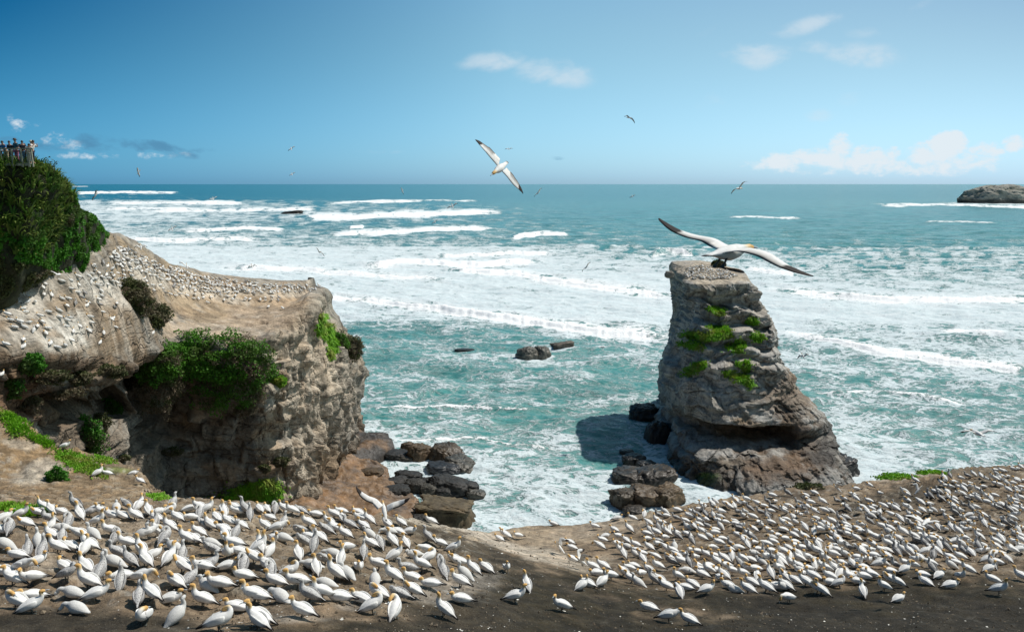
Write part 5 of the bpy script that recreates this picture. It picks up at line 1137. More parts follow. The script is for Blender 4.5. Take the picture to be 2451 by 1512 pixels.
Z6 = """175 400 sl,250 410 jb,330 405 ml,400 430 Al,200 485 sl,480 435 jl,620 455 sl,790 465 Al,855 440 ml,740 540 Al,870 485 sl,1010 435 sl,1110 525 Al,1060 570 ml,330 550 jb,150 570 Al,270 595 pr,550 550 Al,470 620 jl,565 665 sl,660 695 Al,230 695 mf,330 680 cl,115 780 Ab,200 825 mr,800 605 Al,890 655 ml,930 565 jl,915 780 Al,505 725 jl,600 765 jb,460 850 Ab,790 825 cl,860 895 Ab,1060 825 jb,1130 750 Al,1220 740 jb,1300 610 cl,1380 612 sl,1320 715 Al,1450 735 ml,1350 860 Ar,1530 830 cl,1640 795 pl,1665 885 pr,1780 930 jb,1595 960 Al,1900 785 Ar,1900 865 sl,1945 910 ml,2065 975 Al,2190 950 sl,2382 965 Af,590 930 cl,630 985 ml,800 1040 Al,385 1020 pr,175 930 sl,250 1100 Al,910 1010 cl,1020 965 mf,1200 945 ml,1170 1075 cb,1325 1050 Al,1515 1070 Al,1500 1185 pl,1390 1225 jl,680 1225 Al,720 1105 cl,1045 1250 sl,1150 1345 Pr,1350 1390 Pb,1955 1100 ml,1985 1020 cl,1960 1250 sl,1795 1375 Al,500 1380 ml,560 1250 jl,95 1250 Al,95 1480 Al,1685 525 ml,2360 635 Al"""
Z7 = """275 1125 Ab,165 1245 Ar,590 1325 Al,1400 1320 sl,1590 1425 Pr,1765 1445 Al,85 650 Al,195 655 ml,20 670 sl,520 530 sl,900 565 ml,1080 585 sl,1110 480 sr,690 755 sl,670 700 sl,690 880 pl,970 695 Al,1000 645 sr,945 750 bl,880 945 ml,975 940 Al,785 1130 Ar,830 1090 sl,970 1095 mr,920 995 sl,1045 1035 ml,1200 745 cl,1165 825 Ab,1290 780 sl,1340 825 ml,1220 960 ml,1260 925 sl,1160 1000 pl,1240 1060 ml,1330 1010 Al,1300 1095 cl,1400 960 sl,1480 940 Al,1660 1040 Al,1560 1130 Al,1500 1070 ml,1430 1070 jl,1685 1195 Pb,1740 1130 sl,1800 1100 sl,1930 1165 mr,1880 985 Al,1760 975 cl,1890 1020 ml,1950 930 sl,1700 900 ml,1600 900 jl,2050 1050 Af,2100 1030 ml,2170 990 Al,2130 1110 sl,2190 1150 cl,2310 1155 ml,2350 1080 sl,2240 925 jb,2010 860 Al,2090 870 ml,2260 880 Al,2340 870 sl"""
Z8 = """220 1285 Pl,800 1235 Ab,1080 1275 sr,1490 1170 sr,1870 1225 Ar,1815 1140 Al,1565 1120 Wf,1290 1140 sl,1270 1090 sl,1070 1165 Al,960 1195 Al,1010 1140 Pl,620 1165 pr,470 1225 Al,440 1210 pl,170 1190 cl,200 1180 Al,130 1180 sl,40 1200 Al,270 1130 sl,350 1150 ml,550 1150 sl,540 1110 ml,620 1090 mr,700 1120 Al,810 1115 Al,760 1140 sl,870 1100 ml,720 1010 Ab,770 1000 Af,830 1060 sl,930 1015 Ar,1020 1060 sl,1130 1055 mr,1330 1010 pl,1340 1040 jb,1400 1090 sr,1490 1020 cl,1530 990 sl,1620 1060 Al,1480 960 ml,1205 975 pf,1290 910 pr,1350 940 jb,1645 920 Ab,1580 910 jl,1780 980 Ar,1850 985 sl,1920 970 pl,1790 1050 mr,1810 1010 jb,1830 915 sr,1700 870 jb,1750 860 cl,1990 830 sl,1880 810 Ab,2030 900 Ar,2040 1110 ml,1530 830 mr,1400 860 mb,1450 880 jb,1350 810 Al,1060 920 jb,1110 900 cl,1210 880 cb,1280 850 jb,890 935 sl,870 850 pl,940 900 ml,980 950 pl,600 890 sl,640 850 ml,680 780 Al,600 810 Ab,440 910 Al,450 860 Ab,370 960 Al,300 970 Al,240 1015 Al,300 1030 Al,530 1000 Al,490 1030 ml,410 1110 ml,160 990 Al,110 970 jl,30 930 jb,180 910 ml,840 760 jb,900 800 pl,1240 745 Al,950 710 ml,760 720 sl,1490 720 Ab,1600 740 pf,1750 690 Ab,1960 690 jl,1970 650 Al,1640 620 Ar"""
def parse(txt, x0, y0, k): return [(.7 * (x0 + float(a) / k), .7 * (y0 + float(b) / k), c) for a, b, c in (t.split() for t in txt.replace('\n', ' ').split(','))]
near = parse(Z5, 0, 1600, 2.7) + parse(Z6, 850, 1600, 2.7) + parse(Z7, 1700, 1600, 2.7) + parse(Z8, 2600, 1500, 2064 / 901)
extra = [(236, 1140, 'Ar'), (257, 1141, 'Al'), (320, 1137, 'sr'), (336, 1158, 'ml'), (156, 1072, 'mr')]
near = extra + near
POSEOF = {'A': ['up_left', 'up_right', 'mid', 'up_high', 'mid_turn', 'up_left'], 'm': ['mid', 'mid_turn', 'mid'], 's': ['sit', 'sit_turn', 'sit'], 'p': ['preen', 'preen_back', 'bow'], 'P': ['preen', 'bow'], 'b': ['bow'], 'j': ['juv_mid', 'juv_up', 'juv_preen'], 'c': ['chick_sit', 'chick_lie', 'chick_up'], 'C': ['chick_up'], 'W': ['up_high']}
YAW = {'l': 163, 'r': 22, 'b': 100, 'f': -80, 'B': 62}
LOOK = {'l': 'facing left', 'r': 'facing right', 'b': 'seen from behind', 'f': 'facing the viewer', 'B': 'facing away'}
used_lab = set()
def bird_label(pose, dr, u, v, flock):
    who = '' if pose.startswith(('juv', 'chick')) else 'white gannet '
    for nd in (0, 1):
        f_ = lambda q: (f"{q:.{nd}f}")
        t = f"{who}{POSE_TXT[pose]}, {LOOK[dr]}, {flock}, {f_(u / 24.51)}% across, {f_(v / 15.12)}% down"
        if t not in used_lab: break
    used_lab.add(t); return t
placed = []; crowd = []
rgl = random.Random(21); LF = [(0, 1222), (200, 1214), (420, 1212), (640, 1216), (860, 1232), (950, 1250), (1010, 1280), (1100, 1330), (1150, 1385), (1060, 1470), (900, 1500), (0, 1500)]
occ = [(u, v) for u, v, _ in near]; add = 0
for _ in range(9000):
    if add >= 52: break
    v = rgl.uniform(1215, 1470); u = rgl.uniform(0, 1120); j_ = False; k = len(LF) - 1
    for i_ in range(len(LF)):
        if (LF[i_][1] > v) != (LF[k][1] > v) and u < (LF[k][0] - LF[i_][0]) * (v - LF[i_][1]) / (LF[k][1] - LF[i_][1]) + LF[i_][0]: j_ = not j_
        k = i_
    dm = 15 + (v - 1215) * .10
    if not j_ or any(abs(u - a) < dm and abs(v - b) < dm * .62 for a, b in occ): continue
    occ.append((u, v)); near.append((u, v, rgl.choice(['sl', 'sl', 'sr', 'ml', 'pl', 'jl', 'cl', 'Al', 'mr', 'jb']))); add += 1
found = []
for u, v, code in near:
    h_ = next((q for q in (hit(B_head, u, v + k * 2) for k in range(16)) if q), None)
    if h_: found.append(((h_[0] - CAM).length, u, v, code, h_[0]))
found.sort(key=lambda q: q[0])
for far, u, v, code, p in found:
    pose = random.choice(POSEOF[code[0]]); yaw = YAW[code[1]] + random.gauss(0, 20 if code[1] in 'lr' else 12)
    flock = 'left flock' if u < 1170 and v > 1195 else ('tan slope' if u < 400 else ('middle rocks' if u < 1480 and v < 1340 else ('right flock' if v < 1420 and u > 1300 else 'dark slope')))
    if COUNT['n'] < 272:
        place_gannet(p, yaw, pose, bird_label(pose, code[1], u, v, flock), {'left flock': 'gannets of the near left flock', 'right flock': 'gannets of the near right flock'}.get(flock, 'gannets standing apart on the slopes'), random.uniform(.90, 1.03))
    else: crowd.append((np.array(p), yaw, pose, random.uniform(.92, 1.05)))
    placed.append((u, v))
# rest of the right flock, too many and too small to single out
def inpoly(x, y, poly):
    c_ = False; j = len(poly) - 1
    for i in range(len(poly)):
        if (poly[i][1] > y) != (poly[j][1] > y) and x < (poly[j][0] - poly[i][0]) * (y - poly[i][1]) / (poly[j][1] - poly[i][1]) + poly[i][0]: c_ = not c_
        j = i
    return c_
def scatter(poly, n, bvh, dmin, dist_pose, yaw0=166, spread=24, prob=None, tries=40000, occupied=None, zmin=-9):
    xs = [p[0] for p in poly]; ys = [p[1] for p in poly]; got = list(occupied or []); k = 0; m0 = len(got)
    rg = random.Random(int(sum(xs)))
    for _ in range(tries):
        if k >= n: break
        u = rg.uniform(min(xs), max(xs)); v = rg.uniform(min(ys), max(ys))
        if not inpoly(u, v, poly): continue
        if prob and rg.random() > prob(u, v): continue
        dm = dmin(v) if callable(dmin) else dmin
        if any(abs(u - a) < dm and abs(v - b) < dm * .5 for a, b in got): continue
        h_ = hit(bvh, u, v)
        if not h_ or h_[1].z < .25 or h_[0].z < zmin: continue
        got.append((u, v)); k += 1
        crowd.append((np.array(h_[0]), yaw0 + rg.gauss(0, spread), rg.choice(dist_pose), rg.uniform(.9, 1.05)))
MIXP = ['up_left', 'up_right', 'mid', 'mid', 'mid_turn', 'sit', 'sit', 'sit_turn', 'bow', 'preen', 'juv_mid', 'juv_up', 'chick_sit', 'chick_up', 'up_high', 'preen_back']
RF = [(1490, 1262), (1510, 1243), (1560, 1232), (1620, 1222), (1700, 1206), (1800, 1192), (1880, 1186), (1960, 1200), (2050, 1212), (2140, 1212), (2200, 1190), (2260, 1145), (2451, 1118), (2451, 1330), (2330, 1340), (2230, 1350), (2150, 1375), (2000, 1392), (1880, 1388), (1760, 1385), (1640, 1370), (1560, 1350), (1500, 1340), (1470, 1320)]
scatter(RF, 420, B_head, lambda v: 6.5 + (v - 1120) * .04, MIXP, spread=42, occupied=placed, prob=lambda u, v: .25 if (2050 < u < 2250 and v < 1215) else 1)
scatter([(1900, 1180), (2040, 1172), (2260, 1142), (2260, 1200), (2050, 1215), (1900, 1200)], 16, B_head, 20, MIXP, occupied=placed)
# plateau and stack-top birds
RIDGE = [(282, 598), (300, 596), (350, 620), (400, 642), (500, 666), (640, 682), (770, 686), (772, 694), (700, 705), (640, 706), (560, 704), (480, 704), (420, 690), (370, 668), (330, 650), (280, 640), (262, 622)]
scatter(RIDGE, 330, B_pen, 5.0, MIXP, spread=60)
scatter([(282, 640), (370, 680), (470, 705), (600, 712), (700, 712), (690, 725), (560, 722), (440, 718), (330, 690), (230, 690), (200, 670), (230, 630)], 70, B_pen, 11, MIXP, spread=60)
scatter([(60, 715), (110, 680), (200, 665), (280, 700), (290, 780), (230, 835), (120, 840), (20, 840), (5, 800), (10, 745)], 62, B_pen, 15, MIXP, spread=70)
for (u, v) in [(497, 728), (367, 802), (643, 737), (676, 741), (588, 717), (543, 713), (240, 826), (276, 789), (268, 770), (214, 798), (15, 831), (58, 836), (66, 634), (5, 902)]:
    h_ = hit(B_pen, u, v)
    if h_: crowd.append((np.array(h_[0]), random.choice([150, 90, 200]), random.choice(['up_left', 'mid']), 1.0))
ST = [(1640, 650), (1660, 640), (1700, 638), (1712, 648), (1740, 650), (1765, 662), (1745, 668), (1700, 671), (1660, 668), (1640, 664)]
scatter(ST, 130, B_stack, 3.6, MIXP, spread=60, zmin=29)
print('individual gannets', COUNT['n'], 'crowd', len(crowd))
def build_crowd(name, lst, label):
    if not lst: return
    Vs, Fs, Cs, o = [], [], [], 0
    for p, yaw, pose, sc in lst:
        Vl, Fl, Cl = PROTO[pose][3]; a = math.radians(yaw); R_ = np.array([[math.cos(a), -math.sin(a), 0], [math.sin(a), math.cos(a), 0], [0, 0, 1]])
        Vs.append(Vl * sc @ R_.T + p); Fs += [tuple(i + o for i in f) for f in Fl]
        c_ = Cl.copy()
        if pose.startswith('juv'): c_ *= np.random.default_rng(int(o)).uniform(.25, 1.1, (len(c_), 1))
        Cs.append(c_); o += len(Vl)
    ob = mesh_np(name, np.concatenate(Vs), Fs, M_bird, True, {'Col': np.concatenate(Cs)}); tag(ob, label, 'gannets', kind='stuff')
build_crowd('gannet_crowd', crowd, 'hundreds of small far gannets crowding the right flock, the plateau and the stack top')

# --- gannets on the wing
def wing_mesh(joints, chord, fwd, under_col=(.74, .71, .66), n=26, thick=.012):
    J = catmull(np.array(joints, float), np.linspace(0, len(joints) - 1, n)); T = np.gradient(J, axis=0); T /= np.linalg.norm(T, axis=1)[:, None]
    t = np.linspace(0, 1, n); ch = chord * np.interp(t, [0, .15, .42, .6, .85, 1], [1.05, 1.0, .98, .85, .5, .06])
    f = np.array(fwd, float); V = []; C = []; m = 7; prof = [(-.68, 0), (-.35, .5), (0, 1), (.22, .9), (.32, .1), (.1, -.5), (-.3, -.35)]
    for i in range(n):
        fw = f - T[i] * f.dot(T[i]); fw /= np.linalg.norm(fw); up = np.cross(fw, T[i]); 
        if up[2] < 0: up = -up
        sweep = -.35 * ch[i] * max(0, t[i] - .55) * 2
        for k, (a, b) in enumerate(prof):
            V.append(J[i] + fw * (a * ch[i] + sweep) + up * b * thick * (1.6 - t[i]))
            white = WHT if k in (2, 3) else under_col
            black = (a < -.6 and t[i] > .2) or t[i] > .72 + .08 * (a > 0)
            C.append(BLK if black else (tuple(.55 * x for x in white) if a < -.3 and t[i] > .3 else white))
    V = np.array(V); C = np.array(C)
    Fc = [tuple(q) for q in grid_faces(n, m, True)] + [tuple(range(m))[::-1]] + [tuple((n - 1) * m + k for k in range(m))]
    return V, Fc, C
def flyer(label, c, fwd, Lw, Rw, legs=False, up=(0, 0, 1), scale=1.0, chord=.22, small=False):
    """c: centre of the body; Lw, Rw: world joints from shoulder to wing tip"""
    c = np.array(c, float); f = np.array(fwd, float); f /= np.linalg.norm(f); s_ = np.cross(up, f); s_ /= np.linalg.norm(s_); u_ = np.cross(f, s_); M = np.stack([f, s_, u_], 1)
    Bd = [(-.42, 0, .0, .035, .006), (-.33, 0, .0, .045, .012), (-.24, 0, .0, .05, .03), (-.12, 0, -.005, .075, .065), (.02, 0, -.01, .09, .088), (.14, 0, 0, .078, .078), (.23, 0, .01, .052, .052), (.31, 0, .012, .042, .043), (.37, 0, .012, .04, .042), (.42, 0, .01, .026, .027), (.44, 0, .008, .014, .014)]
    Cb = [BLK, WHT, WHT, WHT, WHT, WHT, WHT, (.78, .6, .36), GOLD, GOLD, (.25, .25, .27)]
    v, fc, cc = tube(np.array(Bd), 12, Cb); v = v * scale @ M.T
    parts = [(v, fc, cc)]
    for W in (Lw, Rw): parts.append(wing_mesh([np.array(q) - c for q in W], chord * scale, f))
    V, Fc, C = merge(parts)
    e = bpy.data.objects.new('flying_gannet', None); COL.objects.link(e); e.location = Vector(c); tag(e, label, 'gannet', 'gannets on the wing')
    mesh_np('body', V, [list(q) for q in Fc], M_bird, True, {'Col': C}, parent=e)
    v, fc, cc = tube([(.435, 0, .008, .015, .017), (.49, 0, .004, .009, .011), (.535, 0, -.004, .003, .003)], 7); mesh_np('beak', v * scale @ M.T, [list(q) for q in fc], M_beak, True, parent=e)
    if legs:
        for sd_ in (-1, 1):
            v, fc, cc = tube([(-.08, .04 * sd_, -.05, .016, .016), (-.12, .045 * sd_, -.10, .011, .011), (-.15, .05 * sd_, -.125, .018, .014), (-.185, .055 * sd_, -.15, .034, .008)], 7); mesh_np('foot', v * scale @ M.T, [list(q) for q in fc], M_leg, True, parent=e)
    return e
def D_(u, v, d): return PD(u, v, d)
# big bird gliding over the stack, about nine metres off
flyer('largest flying gannet, white with dark edged wings, feet dangling, gliding over the stack top', D_(1744, 603, 9.2), (.78, .60, .05),
      [D_(1760, 599, 9.25), D_(1732, 590, 9.3), D_(1702, 574, 9.45), D_(1665, 566, 9.6), D_(1625, 551, 9.8), D_(1578, 523, 10.1)], [D_(1762, 600, 9.15), D_(1790, 598, 9.0), D_(1832, 608, 8.9), D_(1885, 636, 8.8), D_(1947, 661, 8.7)], True, chord=.27)
flyer('large gannet banking steeply above the horizon at centre, long wings seen from below', D_(1197, 402, 19), (-.35, -.72, -.30),
      [D_(1193, 393, 19), D_(1180, 378, 18.9), D_(1165, 361, 18.8), D_(1150, 348, 18.8), D_(1137, 335, 18.8)], [D_(1205, 408, 19), D_(1217, 421, 19), D_(1229, 436, 19.1), D_(1240, 450, 19.2), D_(1252, 464, 19.3)], True, up=(.6, .2, .75), chord=.26)
def small(u, v, a, b, label, d=None, bend=.18, fwd=None, chord=.19):
    a = np.array(a, float); b = np.array(b, float); c = np.array([u, v], float); span = np.linalg.norm(a - c) + np.linalg.norm(b - c)
    d = d or min(1.62 * F / span, 210); up = np.array([0, -1.0]) * bend
    def W(t): 
        m = (c + t) / 2 + up * np.linalg.norm(t - c)
        return [D_(*(c * .88 + t * .12), d), D_(*m, d), D_(*((m + t) / 2 + up * .3 * np.linalg.norm(t - c)), d), D_(*t, d)]
    flyer(label, D_(u, v, d), fwd or (-.35, .72, .95), W(a), W(b), False, chord=chord * 1.1)
small(1507, 282, (1494, 279), (1519, 296), 'small gannet high in the sky right of centre, one wing pointing down', 118, fwd=(-.9, .3, 0))
small(697, 356, (689, 362), (706, 351), 'small gannet in the sky left of centre, upper of two above each other')
small(699, 417, (692, 421), (707, 413), 'small gannet just above the horizon, lower of two above each other')
small(331, 413, (329, 401), (335, 424), 'small white gannet banking upright in the sky over the left breakers', fwd=(.7, .3, .9))
small(963, 457, (960, 449), (966, 465), 'small gannet banked upright just below the horizon left of the large central one', fwd=(.7, .4, .9))
small(1288, 461, (1279, 472), (1297, 450), 'small gannet over the sea just right of the large central one', fwd=(.7, .4, .9))
small(1514, 470, (1507, 474), (1521, 467), 'tiny gannet low over open sea between the centre and the stack')
small(1768, 451, (1750, 465), (1789, 435), 'thin winged gannet crossing the horizon above the stack', fwd=(.7, .6, 0))
small(1218, 357, (1208, 358), (1228, 356), 'tiny faint gannet in the sky right of the large central one', 200)
small(1083, 493, (1070, 499), (1096, 487), 'gannet with spread wings over the white surf left of centre')
small(510, 476, (500, 478), (521, 472), 'white gannet low over the far breakers at left')
small(1041, 531, (1033, 537), (1048, 526), 'small gannet over green water below the long central breaker')
small(228, 468, (222, 480), (233, 455), 'dark winged gannet beside the slope over the leftmost breaker', fwd=(.7, .4, .9))
small(765, 603, (754, 592), (777, 614), 'brown gannet with straight slanted wings over the foam left of centre', fwd=(.5, -.6, 0))
small(603, 637, (592, 644), (615, 638), 'gannet with drooped wings over foam above the crowded plateau', bend=.35)
small(1404, 638, (1393, 652), (1413, 627), 'dark gannet with steep wings over white surf left of the stack', fwd=(.7, .4, .9))
small(1922, 852, (1908, 858), (1938, 853), 'dark gannet over foam right of the stack', bend=.35)
small(2340, 1036, (2298, 1034), (2386, 1034), 'gannet with level outstretched wings low over water at the right', bend=.12, fwd=(-.1, 1, 0))
small(337, 591, (320, 594), (353, 592), 'gannet gliding over surf just above the plateau top', bend=.3)
small(447, 637, (428, 628), (456, 643), 'gannet skimming over surf along the plateau ridge')
small(412, 547, (402, 553), (424, 541), 'faint gannet gliding over left surf above the ridge')
small(140, 657, (117, 648), (166, 660), 'bright white gannet flying in front of the dark scrub at left', bend=.05, fwd=(-.1, 1, -.1))
small(2217, 1248, (2156, 1233), (2256, 1250), 'white gannet flying low over the right flock with wings spread', 33, bend=.08, fwd=(.7, .7, 0))
# landing bird with raised wings over the rim
flyer('gannet landing with both wings raised in a V at the near rim', D_(920, 1222, 30), (-.3, .85, .65),
      [D_(913, 1212, 30), D_(898, 1197, 30.1), D_(880, 1190, 30.1), D_(866, 1178, 30.2), D_(853, 1163, 30.3)], [D_(926, 1214, 30), D_(940, 1207, 29.9), D_(955, 1202, 29.9), D_(968, 1196, 29.8), D_(981, 1190, 29.7)], False, chord=.27)
def flapping(u, v, label, yaw=150, s=1.0):
    h_ = next(q for q in (hit(B_head, u, v + k * 2) for k in range(40)) if q); p = np.array(h_[0]) + [0, 0, .38]; a = math.radians(yaw); f = np.array([math.cos(a) * .75, math.sin(a) * .75, .65]); side = np.array([-math.sin(a), math.cos(a), 0])
    W = lambda g_: [p + side * .08 * g_ + f * .1, p + side * .22 * g_ + np.array([0, 0, .30]) + f * .1, p + side * .30 * g_ + np.array([0, 0, .48]) - f * .15, p + side * .42 * g_ + np.array([0, 0, .62]) - f * .45]
    flyer(label, p, f, W(1), W(-1), True, chord=.2)
flapping(1340, 1326, 'standing gannet holding both wings up on the pale rock between the flocks')
flapping(1392, 1362, 'standing gannet flapping at the left edge of the right flock', 200)
flapping(2004, 1180, 'gannet with raised wings on the dark ground near the brushwood', 160)
flapping(2196, 1185, 'gannet with wings up on the dark ground at upper right', 20)

# ------------------------------------------------------------------ litter of the colony: clods, pebbles, feathers, droppings
def litter(name, n, mat, size, flat, label, seed, col, white=False):
    rg = np.random.default_rng(seed); a, b = HP.shape[:2]; i = (rg.uniform(.38, 1, n)**.9 * 335).astype(int); j = rg.integers(70, b - 70, n)
    P = HP[i, j] + rg.uniform(-.5, .5, (n, 3)) * (HP[i, j, 1:2] * .004); g_ = fbm(P[:, 0] / 2.5, P[:, 1] / 2.5, seed, 2); P = P[g_ > (-.05 if white else -.3)]; n = len(P)
    ico = np.array([[1, 0, 0], [-1, 0, 0], [0, 1, 0], [0, -1, 0], [0, 0, 1], [0, 0, -1]], float); fi = np.array([[0, 2, 4], [2, 1, 4], [1, 3, 4], [3, 0, 4], [2, 0, 5], [1, 2, 5], [3, 1, 5], [0, 3, 5]])
    sc = size * rg.lognormal(0, .45, (n, 1, 1)) * rg.uniform(.6, 1.4, (n, 1, 3)) * np.array([1, 1, flat]); an = rg.uniform(0, 6.28, n); c_, s_ = np.cos(an), np.sin(an)
    V = ico[None] * sc * rg.uniform(.7, 1.2, (n, 6, 1)); V = np.stack([V[..., 0] * c_[:, None] - V[..., 1] * s_[:, None], V[..., 0] * s_[:, None] + V[..., 1] * c_[:, None], V[..., 2]], -1) + P[:, None]
    Fc = (np.arange(n) * 6)[:, None, None] + fi[None]; C = np.array(col) * rg.uniform(.5, 1.4, (n, 1)); C = np.repeat(C, 6, 0)
    o = mesh_np(name, V.reshape(-1, 3), Fc.reshape(-1, 3), mat, False, {'Col': C}); tag(o, label, 'litter' if white else 'pebbles', kind='stuff')
litter('pebbles', 15000, M_rock, .022, .7, 'small clods and pebbles strewn over the near colony ground', 5, (.15, .12, .085))
litter('feathers', 5200, M_bird, .017, .12, 'pale droppings and loose feathers strewn over the near colony ground', 6, (.62, .60, .54), True)

# ------------------------------------------------------------------ lookout platform and people
YP = 66.0
def box_mesh(a, b, w_, h_):
    """beam between two points"""
    a = np.array(a, float); b = np.array(b, float); d = b - a; d /= np.linalg.norm(d); up = np.array([0, 0, 1.0]) if abs(d[2]) < .9 else np.array([0, 1.0, 0]); s_ = np.cross(d, up); s_ /= np.linalg.norm(s_); u_ = np.cross(s_, d)
    V = [q + s_ * w_ / 2 * i + u_ * h_ / 2 * j for q in (a, b) for i, j in ((-1, -1), (1, -1), (1, 1), (-1, 1))]
    return np.array(V), [[0, 1, 2, 3], [7, 6, 5, 4], [0, 4, 5, 1], [1, 5, 6, 2], [2, 6, 7, 3], [3, 7, 4, 0]]
plat = bpy.data.objects.new('lookout_platform', None); COL.objects.link(plat); p0 = PY(30, 396, YP); plat.location = Vector(p0); tag(plat, 'timber viewing platform with post and wire railing on top of the green hill', 'viewing platform')
def part(name, vf, mat): o = mesh_np(name, vf[0] - p0, vf[1], mat, False, parent=plat); return o
def Q2(u, v, dy=0): return PY(u, v, YP) + np.array([0, dy, 0])
zt_ = PY(40, 392, YP)[2]; zr = PY(40, 357, YP)[2]; xr_ = PY(79, 390, YP)[0]; xl_ = -62
nb = 30
for k in range(10): part('deck_board', box_mesh([xl_, YP + .25 + k * .42, zt_ + .02], [xr_ - .28 * (k + 1), YP + .25 + k * .42, zt_ + .02], .38, .05), M_wood)
part('fascia_beam', box_mesh([xl_, YP - .04, zt_ - .05], [xr_ - .3, YP - .04, zt_ - .05], .06, .22), M_wood)
part('top_rail', box_mesh([xl_, YP, zr], [xr_ + .1, YP, zr + .04], .12, .10), M_wood); part('top_rail', box_mesh([xr_, YP, zr + .04], [xr_ - 2.7, YP + 4.2, zr + .1], .10, .10), M_wood)
for u in (-110, -60, -25, 5, 32, 54, 70, 79): x = PY(u, 390, YP)[0]; part('post', box_mesh([x + .04, YP - .08, zt_ - .25], [x - .02, YP - .08, zr - .02], .11, .11), M_wood)
for k in range(1, 7): part('wire', box_mesh([xl_, YP, zt_ + (zr - zt_) * k / 7.2], [xr_, YP, zt_ + (zr - zt_) * k / 7.2], .02, .02), M_wire)

SK = mat_plain('skin', (.50, .30, .21), .6, .08); HAIR = mat_plain('hair', (.03, .022, .018), .6, .2)
def skin_body(name, verts, edges, radii, mat, parent, sub=1):
    me = bpy.data.meshes.new(name); me.from_pydata(verts, edges, []); o = bpy.data.objects.new(name, me); COL.objects.link(o); o.parent = parent
    md = o.modifiers.new('skin', 'SKIN'); md.use_smooth_shade = True
    for i, r_ in enumerate(radii): me.skin_vertices[0].data[i].radius = (r_, r_)
    me.skin_vertices[0].data[0].use_root = True
    if sub: s_ = o.modifiers.new('sub', 'SUBSURF'); s_.levels = sub; s_.render_levels = sub
    me.materials.append(mat); return o
def person(u, v_head, Y, label, shirt, trousers, lean=0, yaw=0, hat=None, arms='rail', height=1.7, skirt=False):
    """feet on the deck; lean forward over the rail in degrees; the deck height is zt_"""
    x = PY(u, 380, Y)[0]; e = bpy.data.objects.new('person', None); COL.objects.link(e); e.location = (x, Y, zt_ + .045); e.rotation_euler = (0, 0, R(yaw)); tag(e, label, 'person', 'people on the lookout platform'); e.scale = (height / 1.6,) * 3
    l = math.radians(lean); s_, c_ = math.sin(l), math.cos(l)     # leans towards -Y
    J = lambda y, z: (0, 0, 0)
    def up(x_, t, f=0): return (x_, -(t * s_) - f * c_, .92 + t * c_ - f * s_)
    hip = (0, 0, .92)
    V = [hip, up(0, .22), up(0, .45), up(0, .56), up(0, .66, .02), up(0, .74, .03),                 # pelvis, waist, chest, neck, head base, crown
         up(-.19, .48), up(.19, .48)]
    if arms == 'rail': V += [(-.30, V[6][1] - .12, V[6][2] - .22), (-.22, V[6][1] - .38, V[6][2] - .30), (.30, V[7][1] - .12, V[7][2] - .22), (.22, V[7][1] - .38, V[7][2] - .30)]
    elif arms == 'camera': V += [(-.28, V[6][1] - .16, V[6][2] - .14), (-.08, V[6][1] - .30, V[6][2] + .10), (.28, V[7][1] - .16, V[7][2] - .14), (.08, V[7][1] - .30, V[7][2] + .10)]
    else: V += [(-.25, V[6][1] + .02, V[6][2] - .28), (-.24, V[6][1] - .08, V[6][2] - .52), (.25, V[7][1] + .02, V[7][2] - .28), (.24, V[7][1] - .08, V[7][2] - .52)]
    V += [(-.10, .01, .86), (-.11, -.03, .47), (-.11, .01, .08), (-.11, -.14, .03), (.10, .01, .86), (.11, -.01, .47), (.11, .03, .08), (.11, -.12, .03)]
    E = [(0, 1), (1, 2), (2, 3), (3, 4), (4, 5), (2, 6), (2, 7), (6, 8), (8, 9), (7, 10), (10, 11), (0, 12), (12, 13), (13, 14), (14, 15), (0, 16), (16, 17), (17, 18), (18, 19)]
    Rr = [.13, .12, .14, .052, .085, .075, .07, .07, .042, .032, .042, .032, .09, .06, .042, .035, .09, .06, .042, .035]
    skin_body('body', V, E, Rr, SK, e)
    skin_body('shirt', [V[0], V[1], V[2], V[6], V[7], V[8], V[10]], [(0, 1), (1, 2), (2, 3), (2, 4), (3, 5), (4, 6)], [.145, .14, .158, .085, .085, .058, .058], shirt, e)
    Tv = [(0, 0, .95), (-.10, .01, .86), (-.11, -.03, .47), (-.11, .01, .12), (.10, .01, .86), (.11, -.01, .47), (.11, .03, .12)]
    skin_body('trousers', Tv, [(0, 1), (1, 2), (2, 3), (0, 4), (4, 5), (5, 6)], [.15, .11, .08, .062, .11, .08, .062], trousers, e)
    hc = np.array(V[4]) * .45 + np.array(V[5]) * .55
    def ell(rx, ry, rz, c, cut=-2):
        th = np.linspace(0, 2 * math.pi, 14, endpoint=False)[None, :]; ph = np.linspace(.05, 1.75, 7)[:, None]
        P = np.stack([rx * np.sin(ph) * np.cos(th), ry * np.sin(ph) * np.sin(th), rz * np.cos(ph) + 0 * th], -1) + np.array(c); return P.reshape(-1, 3), grid_faces(7, 14, True)
    v, f = ell(.092, .105, .12, hc + [0, .02, .03]); mesh_np('hair', v, f, HAIR, True, parent=e)
    if hat is not None:
        th = np.linspace(0, 2 * math.pi, 20, endpoint=False)[None, :]; rr = np.array([.02, .08, .10, .105, .19, .19])[:, None]; zz = np.array([.155, .15, .12, .075, .055, .045])[:, None]
        P = np.stack([rr * np.cos(th), rr * np.sin(th), zz + 0 * th], -1) + hc; mesh_np('hat', P.reshape(-1, 3), grid_faces(6, 20, True), hat, True, parent=e)
    return e
def cloth(n, c): return mat_plain(n, c, .85, .15, 10)
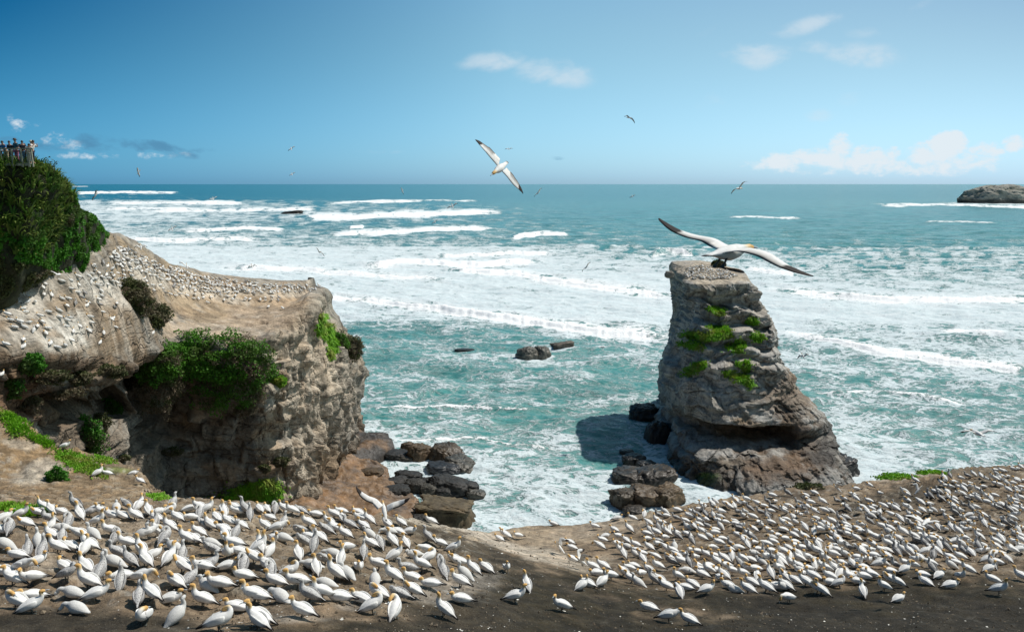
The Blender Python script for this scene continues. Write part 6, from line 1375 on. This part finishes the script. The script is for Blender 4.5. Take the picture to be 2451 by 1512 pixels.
c_blue = cloth('blue_cloth', (.03, .14, .32)); c_beige = cloth('beige_cloth', (.40, .34, .22)); c_dark = cloth('dark_cloth', (.018, .022, .04)); c_jeans = cloth('denim', (.06, .16, .27)); c_teal = cloth('teal_cloth', (.02, .10, .15)); c_pink = cloth('pink_cloth', (.38, .13, .22)); c_white = cloth('white_cloth', (.6, .6, .56)); c_cream = cloth('cream_cloth', (.55, .5, .36))
person(0, 470, YP + 1.0, 'person in dark clothes cut by the left edge of the photo on the platform', c_dark, c_dark, 10, 20, None, 'down')
person(16, 330, YP + .8, 'person in a bright blue shirt and beige trousers bending over the platform rail', c_blue, c_beige, 24, -10)
person(27, 330, YP + 1.8, 'person in black standing behind the rail, right of the blue shirted one', c_dark, c_dark, 6, 0, None, 'down')
person(41, 330, YP + 1.6, 'tall person in a dark teal top and cap standing upright behind others on the platform', c_teal, c_pink, 2, -30, HAIR, 'down', 1.86)
person(54, 330, YP + .5, 'person in black top and blue jeans leaning far over the rail', c_dark, c_jeans, 22, 45, None)
person(64, 330, YP + 1.6, 'person in a pink top looking down behind the rail, right of the one in jeans', c_pink, c_dark, 34, 20, None, 'rail', 1.6)
person(70, 330, YP + .6, 'short person in white leaning on the rail near the platform corner', c_white, c_white, 36, 40, None, 'rail', 1.55)
person(75, 330, YP + 1.3, 'person with a wide cream hat and camera at the platform corner', c_cream, c_dark, 14, 60, c_cream, 'camera', 1.72)
person(78, 330, YP + .9, 'dark haired person in a white top at the outermost corner of the platform', c_white, c_dark, 14, 80, None, 'camera', 1.72)
# ------------------------------------------------------------------ camera and render settings
cam = bpy.data.cameras.new('camera'); co_ = bpy.data.objects.new('camera', cam); COL.objects.link(co_)
co_.location = (0, 0, H); co_.rotation_euler = (math.pi / 2 - PITCH, 0, 0)
cam.sensor_width = 36; cam.lens = 36 * F / 2451; cam.clip_start = .1; cam.clip_end = 120000
scene.camera = co_
scene.view_settings.view_transform = 'Standard'; scene.view_settings.look = 'None'; scene.view_settings.gamma = 1; scene.view_settings.exposure = 0
scene.render.resolution_x = 1024; scene.render.resolution_y = 631
